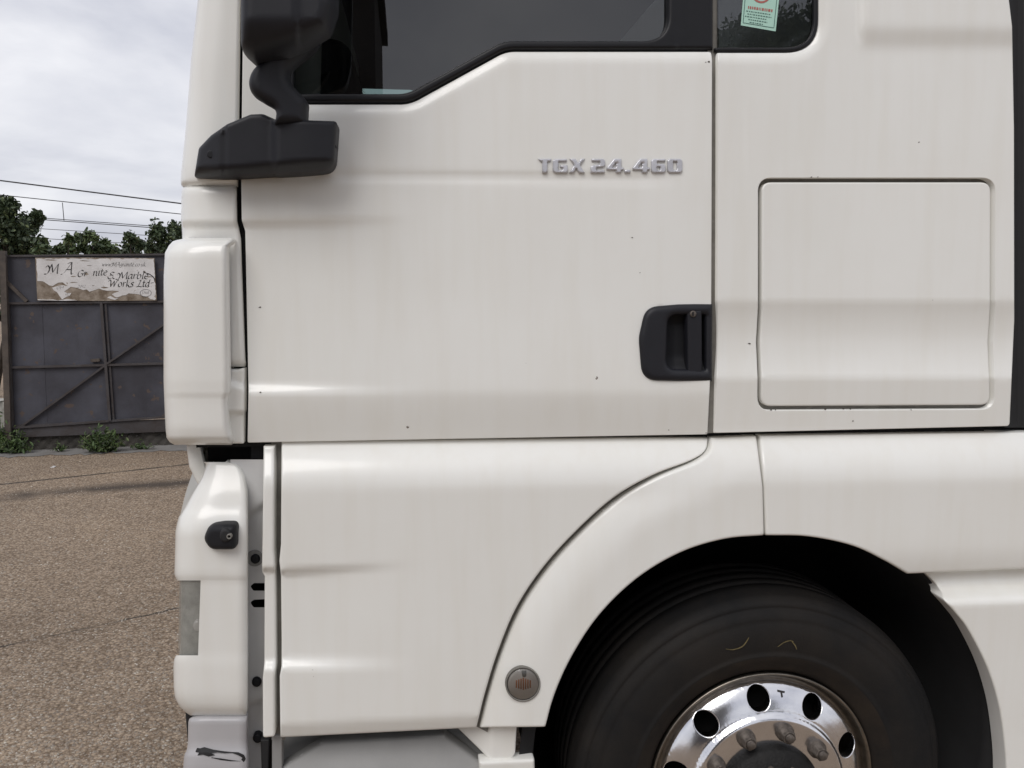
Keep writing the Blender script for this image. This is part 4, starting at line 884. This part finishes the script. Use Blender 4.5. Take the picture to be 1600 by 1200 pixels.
# broad-nib lettering
FONT = {
 'M': (1.45, [[(-.45, .95), (-.3, 1.25), (-.05, 1.1), (.1, .6), (.0, .1), (-.25, -.15), (-.5, -.1)], [(-.05, .0), (.28, 1.5)], [(.28, 1.5), (.62, .15)], [(.62, .15), (1.2, 1.55)], [(1.2, 1.55), (1.25, .1), (1.4, .02)]]),
 'A': (1.25, [[(-.3, -.1), (.0, .05), (.4, .7), (.85, 1.6)], [(.35, 1.45), (.6, 1.55), (.85, 1.6)], [(.85, 1.6), (.98, .1), (1.2, .0)], [(.28, .6), (.95, .6)]]),
 'G': (1.15, [[(.95, 1.25), (.6, 1.5), (.2, 1.2), (.0, .6), (.2, .08), (.6, .05), (.85, .3), (.9, .7)], [(.55, .7), (1.05, .7)]]),
 'W': (1.6, [[(-.35, 1.15), (-.15, 1.5), (.1, 1.3), (.15, .7), (.25, .05)], [(.25, .05), (.75, 1.3)], [(.75, 1.3), (.85, .05)], [(.85, .05), (1.35, 1.5), (1.5, 1.4)]]),
 'L': (1.0, [[(.15, 1.3), (.5, 1.5), (.45, 1.1), (.25, .3), (.1, .05)], [(-.1, .05), (.4, .1), (.85, .0), (.95, .15)]]),
 '&': (1.3, [[(1.0, 1.4), (.6, 1.5), (.35, 1.2), (.55, .85), (.3, .7), (.05, .35), (.3, .0), (.7, .1), (.95, .6)], [(.55, .85), (.9, .8)], [(.9, .2), (1.1, .05), (1.25, .05)]]),
 'r': (.62, [[(.0, .85), (.12, 1.), (.12, .05)], [(.12, .6), (.3, .92), (.52, .95)]]),
 'a': (.85, [[(.62, .95), (.3, .98), (.05, .5), (.15, .05), (.4, .15), (.62, .6)], [(.66, 1.), (.6, .2), (.75, .03)]]),
 'n': (.88, [[(.0, .85), (.12, 1.), (.12, .03)], [(.12, .55), (.4, .98), (.58, .8), (.56, .15), (.72, .03)]]),
 'i': (.42, [[(.0, .85), (.12, 1.), (.1, .15), (.25, .03)], [(.14, 1.32), (.2, 1.38)]]),
 't': (.52, [[(.15, 1.4), (.12, .3), (.2, .05), (.4, .1)], [(-.05, 1.), (.42, 1.)]]),
 'e': (.75, [[(.05, .5), (.5, .6), (.5, .92), (.25, .98), (.03, .55), (.12, .1), (.4, .02), (.62, .2)]]),
 'o': (.85, [[(.4, .98), (.08, .7), (.08, .25), (.35, .02), (.65, .35), (.6, .8), (.4, .98)]]),
 'b': (.85, [[(.12, 1.6), (.08, .3), (.3, .02), (.6, .3), (.6, .8), (.35, .95), (.12, .6)]]),
 'l': (.4, [[(.05, 1.5), (.14, 1.6), (.1, .15), (.25, .03)]]),
 'k': (.82, [[(.12, 1.6), (.1, .0)], [(.58, .98), (.3, .75), (.14, .5), (.4, .3), (.68, -.1)]]),
 's': (.62, [[(.5, .9), (.25, 1.), (.08, .78), (.4, .4), (.38, .08), (.15, .0), (.0, .12)]]),
 'd': (.88, [[(.62, .9), (.3, .98), (.05, .5), (.15, .05), (.4, .15), (.62, .6)], [(.7, 1.6), (.62, .2), (.78, .03)]]),
 '.': (.35, [[(.08, .0), (.18, .1)]]), ' ': (.45, []),
 'w': (1.1, [[(.0, .95), (.12, .9), (.15, .05)], [(.15, .05), (.5, .85)], [(.5, .85), (.52, .05)], [(.52, .05), (.9, .95)]]),
 'g': (.85, [[(.6, .95), (.3, .98), (.06, .6), (.2, .3), (.45, .4), (.62, .9)], [(.64, 1.), (.6, -.2), (.3, -.5), (.0, -.35)]]),
 'c': (.72, [[(.55, .85), (.3, .98), (.05, .55), (.15, .1), (.4, .02), (.6, .18)]]),
 'u': (.88, [[(.05, .95), (.1, .2), (.3, .03), (.58, .5)], [(.62, .97), (.58, .2), (.74, .03)]]),
 'U': (1.1, [[(.1, 1.5), (.1, .4), (.4, .02), (.75, .4), (.85, 1.5)]]),
 '0': (.8, [[(.4, 1.3), (.1, .9), (.1, .3), (.35, .02), (.62, .4), (.62, 1.), (.4, 1.3)]]),
 '1': (.5, [[(.05, 1.1), (.25, 1.3), (.22, .0)]]),
 '9': (.8, [[(.6, .95), (.35, .65), (.1, .9), (.3, 1.3), (.6, 1.05), (.55, .5), (.25, .0)]]),
 '2': (.75, [[(.1, 1.1), (.35, 1.3), (.55, 1.), (.3, .5), (.05, .05), (.6, .05)]]),
}
def lettering(text, x, y, size, nib, material='ink', slope=0.0, slant=0.16, track=1.0, width=None, skip=()):
    tot = sum(FONT[c][0] for c in text) * size * track
    kx = (width / tot) if width else 1.0
    V, F = [], []; ang = R(38); nv = np.array([math.cos(ang), -math.sin(ang)]) * nib / 2; cx = x
    for ci, ch in enumerate(text):
        adv, strokes = FONT[ch]
        if ci not in skip:
            for st in strokes:
                c_ = catmull([(px + slant * py, py) for px, py in st], 6) if len(st) > 2 else np.linspace((st[0][0] + slant * st[0][1], st[0][1]), (st[1][0] + slant * st[1][1], st[1][1]), 3)
                Q = np.stack([cx + c_[:, 0] * size * kx, y - c_[:, 1] * size + slope * (cx - x)], 1); k = len(V)
                th = np.array([0.0, 0.9])
                for p_ in Q:
                    for s_ in (1, -1):
                        zx, zy = sz(*(p_ + s_ * nv)); V.append((zx, zy))
                F += [(k + 2 * i, k + 2 * i + 1, k + 2 * i + 3, k + 2 * i + 2) for i in range(len(Q) - 1)]
        cx += adv * size * track * kx
    V = np.array(V); P = gp(V[:, 0], V[:, 1], SB - 0.0045); P[:, 1] += bh(V[:, 0], V[:, 1])
    return link('lettering', P, F, material, board, False)
lettering('M', 428, 268, 54, 12, width=92); lettering('A', 562, 274, 64, 12, width=92)
lettering('Gr', 694, 300, 40, 10, slope=-0.055, width=82); lettering('nite', 826, 291, 40, 10, slope=-0.055, width=132)
lettering('&', 957, 318, 40, 10, width=68); lettering('Marble', 1062, 318, 40, 10, width=262)
lettering('Works', 975, 390, 41, 10.5, width=218); lettering('Ltd', 1222, 390, 41, 10.5, width=112); lettering('.', 1340, 390, 41, 12, width=20)
lettering('www.MAgranite.co.uk', 908, 206, 23, 5.5, 'faded_ink', width=392)
lettering('019', 502, 412, 22, 4.5, 'faded_ink', width=66); lettering('2012', 692, 395, 16, 4, 'faded_ink', width=72); lettering('02', 584, 466, 18, 4, 'faded_ink', width=34)
lettering('Unit', 1268, 452, 18, 4, 'faded_ink', width=62)
ov = circle(1300, 445, 52, 40, 34); ov2 = circle(1300, 445, 47.5, 40, 30)
Q = np.array([sz(*p) for p in np.vstack([ov, ov2])]); P = gp(Q[:, 0], Q[:, 1], SB - 0.0045); P[:, 1] += bh(Q[:, 0], Q[:, 1])
link('lettering', P, [(i, (i + 1) % 40, 40 + (i + 1) % 40, 40 + i) for i in range(40)], 'faded_ink', board, False)
Q = catmull([(1285, 262), (1330, 275), (1365, 300), (1380, 330), (1370, 350), (1345, 356)], 6); k_ = np.vstack([Q + (3, -3), Q - (3, -3)]); z_ = np.array([sz(*p) for p in k_])
P = gp(z_[:, 0], z_[:, 1], SB - 0.0046); P[:, 1] += bh(z_[:, 0], z_[:, 1]); n_ = len(Q)
link('lettering', P, [(i, i + 1, n_ + i + 1, n_ + i) for i in range(n_ - 1)], 'ink', board, False)

# ================================================================== PLANTS
def leaves(centres, nrm_bias, size, name, material, parent, droop=0.3, asp=0.55):
    n = len(centres); V = np.zeros((n, 6, 3)); 
    d = rng.normal(size=(n, 3)); d[:, 2] -= droop; d /= np.linalg.norm(d, axis=1)[:, None]
    s = np.cross(d, rng.normal(size=(n, 3))); s /= np.linalg.norm(s, axis=1)[:, None]
    nn = np.cross(d, s); L_ = (size * rng.uniform(0.6, 1.3, n))[:, None]; W_ = L_ * asp
    V[:, 0] = centres - d * L_ * 0.5; V[:, 1] = centres - d * L_ * 0.1 + s * W_ * 0.5 + nn * L_ * 0.08; V[:, 2] = centres + d * L_ * 0.25 + s * W_ * 0.36 + nn * L_ * 0.05
    V[:, 3] = centres + d * L_ * 0.5; V[:, 4] = centres + d * L_ * 0.25 - s * W_ * 0.36 + nn * L_ * 0.05; V[:, 5] = centres - d * L_ * 0.1 - s * W_ * 0.5 + nn * L_ * 0.08
    k = np.arange(n)[:, None] * 6
    F = np.concatenate([k + [0, 1, 2, 3], k + [0, 3, 4, 5]])
    o = link(name, V.reshape(-1, 3), F, [material, 'leaf_light', 'leaf_deep'], parent, False)
    mi_ = rng.choice([0, 1, 2], n, p=[0.6, 0.16, 0.24]); o.data.polygons.foreach_set('material_index', np.concatenate([mi_, mi_]).astype(int).tolist()); return o
def make_tree(label, base, blobs, leaf, per, material='leaf_dark', group=None, name='tree', cat='tree', lobes=14, trunk=0.12):
    """blobs: (x, y, z, rx, rz) masses of the crown, each broken into small leafy sprays on their own twigs"""
    t = empty(name, base); bpy.context.view_layer.update()
    tag(t, label, cat, group)
    C = []; TV, TF = [], []
    def addtube(pts, rad):
        v, f = tube(pts, rad, 6); k = len(TV); TV.extend(v); TF.extend([tuple(i + k for i in q) for q in f])
    base = np.array(base, float)
    zt = max(b_[2] for b_ in blobs); bx = np.mean([b_[:2] for b_ in blobs], 0)
    topp = np.array([bx[0], bx[1], zt * 0.8]); mid = (base + topp) / 2 + np.array([0.1, 0, 0])
    addtube([base, mid, topp], [trunk, trunk * 0.7, trunk * 0.25])
    for (x, y, z, rx, rz) in blobs:
        c = np.array([x, y, z]); st = base + (topp - base) * min(0.9, max(0.25, (z - rz) / max(topp[2], 0.1)))
        addtube([st, (st + c) / 2 + np.array([0, 0, 0.05]), c], [trunk * 0.4, trunk * 0.28, trunk * 0.12])
        nl = max(4, int(lobes))
        for _ in range(nl):
            d = rng.normal(size=3); d /= np.linalg.norm(d); q = c + d * np.array([rx, rx, rz]) * rng.uniform(0.3, 1.0)
            addtube([c, (c + q) / 2, q + d * 0.05], [trunk * 0.1, trunk * 0.06, trunk * 0.02])
            m_ = max(6, int(per * rng.uniform(0.5, 1.3))); sp = rng.normal(size=(m_, 3)) * (0.20 * min(rx, rz) + 0.012) * rng.uniform(0.7, 1.3)
            C.append(q + sp)
    link('trunk', TV, TF, 'bark', t)
    tag(leaves(np.vstack(C), None, leaf, 'crown', material, t), kind='stuff')
    return t
def pb(u, v, Y, rpx, rzpx=None):
    p = unp(u, v, Y); s = (Y - CAM[1]) / FPX
    return (p[0], p[1], p[2], rpx * s, (rzpx or rpx) * s)
YT = 15.0
def tree_px(label, u0, Y, blobs, leaf, per, material, **kw):
    b0 = unp(u0, 640, Y); make_tree(label, (b0[0], Y, 0), [pb(u, v, Y + rng.normal(0, 0.25), r_, rz) for u, v, r_, rz in blobs], leaf, per, material, **kw)
G_ = 'trees behind the gate'
tree_px('tall dense tree rising above the corner brace of the gate', -8, 12.6, [(-5, 345, 26, 30), (28, 360, 22, 22), (10, 325, 12, 14), (48, 350, 12, 14), (20, 390, 30, 22), (-12, 395, 34, 30), (58, 338, 8, 6), (2, 430, 12, 30), (-25, 460, 30, 40)], 0.075, 70, 'leaf_dark', group=G_, lobes=22, trunk=0.06)
tree_px('small sapling next to the tall tree, above the sign corner', 68, 12.0, [(64, 378, 13, 12), (74, 392, 12, 10), (62, 398, 12, 10)], 0.08, 26, 'leaf_green', group=G_, lobes=9, trunk=0.04)
tree_px('thin leafy sapling above the large first letters of the sign', 104, 12.0, [(108, 376, 7, 10), (100, 388, 12, 10), (112, 392, 7, 10), (90, 392, 6, 5)], 0.08, 20, 'leaf_green', group=G_, lobes=8, trunk=0.035)
tree_px('bushy round-topped sapling above the middle of the sign', 146, 12.2, [(144, 372, 11, 9), (132, 386, 10, 12), (158, 382, 11, 12), (146, 394, 18, 8), (172, 392, 6, 8), (121, 370, 4, 4)], 0.08, 26, 'leaf_green', group=G_, lobes=10, trunk=0.05)
tree_px('narrow dark sapling with pointed top above the web address', 204, 12.4, [(204, 372, 6, 9), (204, 388, 10, 12), (218, 384, 5, 12), (190, 394, 12, 6)], 0.08, 26, 'leaf_dark', group=G_, lobes=9, trunk=0.04)
tree_px('broad dark tree beside the truck cab corner', 262, 14.0, [(250, 366, 16, 20), (272, 364, 14, 16), (240, 388, 16, 14), (268, 388, 26, 16), (295, 372, 18, 22), (320, 380, 20, 24)], 0.07, 44, 'leaf_dark', group=G_, lobes=16, trunk=0.08)

def weed(label, u, v, Y, wpx, hpx, n, material='leaf_weed', leaf=0.06):
    b0 = ground(u, v); Y = b0[1]; s = (Y - CAM[1]) / FPX
    t = empty('weed', b0); bpy.context.view_layer.update(); tag(t, label, 'weed', None)
    TV, TF, C = [], [], []
    for _ in range(n):
        a = rng.uniform(0, 6.28); rr = rng.uniform(0, 1) ** 0.7 * wpx * s / 2; hh_ = hpx * s * rng.uniform(0.35, 1.0) * (1 - 0.5 * (rr / (wpx * s / 2)) ** 2)
        tip = b0 + np.array([math.cos(a) * rr, -abs(math.sin(a)) * rr * 0.6, hh_]); root = b0 + (tip - b0) * np.array([0.25, 0.25, 0])
        midp = (root + tip) / 2 + np.array([0, 0, hh_ * 0.15])
        v_, f_ = tube([root, midp, tip], [0.004, 0.003, 0.0015], 4); k = len(TV); TV += v_; TF += [tuple(i + k for i in q) for q in f_]
        for w_ in np.linspace(0.25, 1.0, 7): C.append((root * (1 - w_) + tip * w_) + rng.normal(0, 0.022, 3) + np.array([0, 0, hh_ * 0.5 * w_ * (1 - w_)]))
    C = np.array(C); C[:, 2] = np.maximum(C[:, 2], 0.03)
    link('stem', TV, TF, material, t); tag(leaves(C, None, leaf, 'leaf_cluster', material, t, droop=0.0, asp=0.34), kind='stuff')
weed('bushy green weed growing at the wall foot below the gate stile', 163, 706, 0, 74, 44, 60)
weed('leafy green weed at the base of the rusty gate post', 28, 708, 0, 56, 36, 40)
weed('tall straggly weed climbing beside the pale wall left of the post', 2, 708, 0, 34, 70, 30)
weed('low tuft of grass weed at the wall foot next to the truck', 224, 702, 0, 40, 10, 14, leaf=0.04)
weed('small sprig of weed between the two bushy weeds', 95, 706, 0, 24, 14, 10, leaf=0.04)
# pale wall stub left of the post
pw = panel('wall_stub', path([(-120, 625), (9.2, 626), (9.8, 690), (-120, 700)]), 'render_pale', None, GA + 0.35, 0, lambda u, v: 0.01 * np.sin(u * 0.4 + v), r=2, step=8, thick=0.2, nx=GNX)
tag(pw, 'pale rendered wall stub left of the rusty gate post', 'wall')

# white litter scrap on the ground
lp = ground(81, 731); o = panel('litter_scrap', [(78, 730.5), (81, 729.2), (84.5, 730), (84, 731.8), (79, 732)], 'sign_white', None, lp[1], 0, None, r=0, step=2, thick=0.05, grid=False, back=True)
tag(o, 'small white scrap of litter lying on the yard', 'litter')

# ================================================================== OVERHEAD CABLES
def cable(label, p0, p1, Y0, Y1, rad=0.014, sag=0.0, extra=None):
    A, B = unp(*p0, Y0), unp(*p1, Y1); d = B - A
    pts = [A + d * t + np.array([0, 0, sag * 4 * (t * (t - 1))]) for t in np.linspace(-0.6, 4.0, 24)]
    v, f = tube(pts, rad, 6); o = link('overhead_cable', v, f, 'cable_black', None)
    tag(o, label, 'cable', 'railway cables above the gate'); return o
cable('thick topmost overhead cable sloping above all the others', (0, 282), (283, 318), 24, 24, 0.021)
c2 = cable('thin overhead cable that carries the short upright dropper wire', (14, 306), (283, 334.5), 26, 26, 0.014)
cable('upper of the close pair of overhead cables', (30, 338), (236, 353), 26, 26, 0.012)
cable('lower of the close pair of overhead cables, under the dropper', (30, 340.5), (262, 357.5), 26, 26, 0.014)
cable('thin overhead cable passing just over the round-topped sapling', (58, 357), (226, 367.5), 30, 30, 0.011)
cable('lowest thin overhead cable passing behind the sapling tops', (72, 373), (200, 380), 30, 30, 0.011)
a_, b_ = unp(97.5, 316.5, 26), unp(100, 344.5, 26); v, f = tube([a_, (a_ + b_) / 2, b_], 0.011, 6); link('dropper', v, f, 'cable_black', c2)

# ================================================================== BEHIND THE CAMERA (seen only in the window reflections)
def reflect_dir(u, v, a, b):
    P = unp(u, v, a, b); d = ray(u, v); nrm_ = np.array([0, -1.0, b]); nrm_ /= np.linalg.norm(nrm_); r_ = d - 2 * (d @ nrm_) * nrm_; return P, r_
P_, r_ = reflect_dir(586, 70, 0.026, CB); t_ = (-17.0 - P_[1]) / r_[1]; XE = (P_ + r_ * t_)[0]
wh_ = empty('warehouse', (XE - 4, -19.5, 0)); bpy.context.view_layer.update()
tag(wh_, 'dark brick warehouse mirrored in the front edge of the door window', 'building')
bm_obj('wall', box_bm((XE - 4, -19.5, 5.0), (8, 5, 10)), 'brick_dark', wh_)
bm_obj('roof', box_bm((XE - 4, -19.5, 10.15), (8.3, 5.3, 0.3)), 'gate_frame', wh_)
bm_obj('door', box_bm((XE - 4, -16.98, 1.8), (3.2, 0.06, 3.6)), 'gate_steel', wh_)
for i, (u, v, Y) in enumerate(((1140, 60, -16.0), (1245, 40, -17.0))):
    P_, r_ = reflect_dir(u, v, 0.016, CB); t_ = (Y - P_[1]) / r_[1]; q = P_ + r_ * t_
    z = q[2]; make_tree(['leafy tree mirrored in the rear side window beside the notice', 'bushy tree mirrored in the rounded corner of the rear side window'][i], (q[0], Y, 0),
              [(q[0], Y, z * 0.75, 1.1, z * 0.22), (q[0] - 0.5, Y, z - 0.5, 0.7, 0.7), (q[0] + 0.5, Y, z - 0.2, 0.5, 0.7), (q[0] + 0.1, Y, z * 0.5, 1.2, z * 0.2)], 0.16, 60, 'leaf_dark', group='trees across the yard', lobes=20)
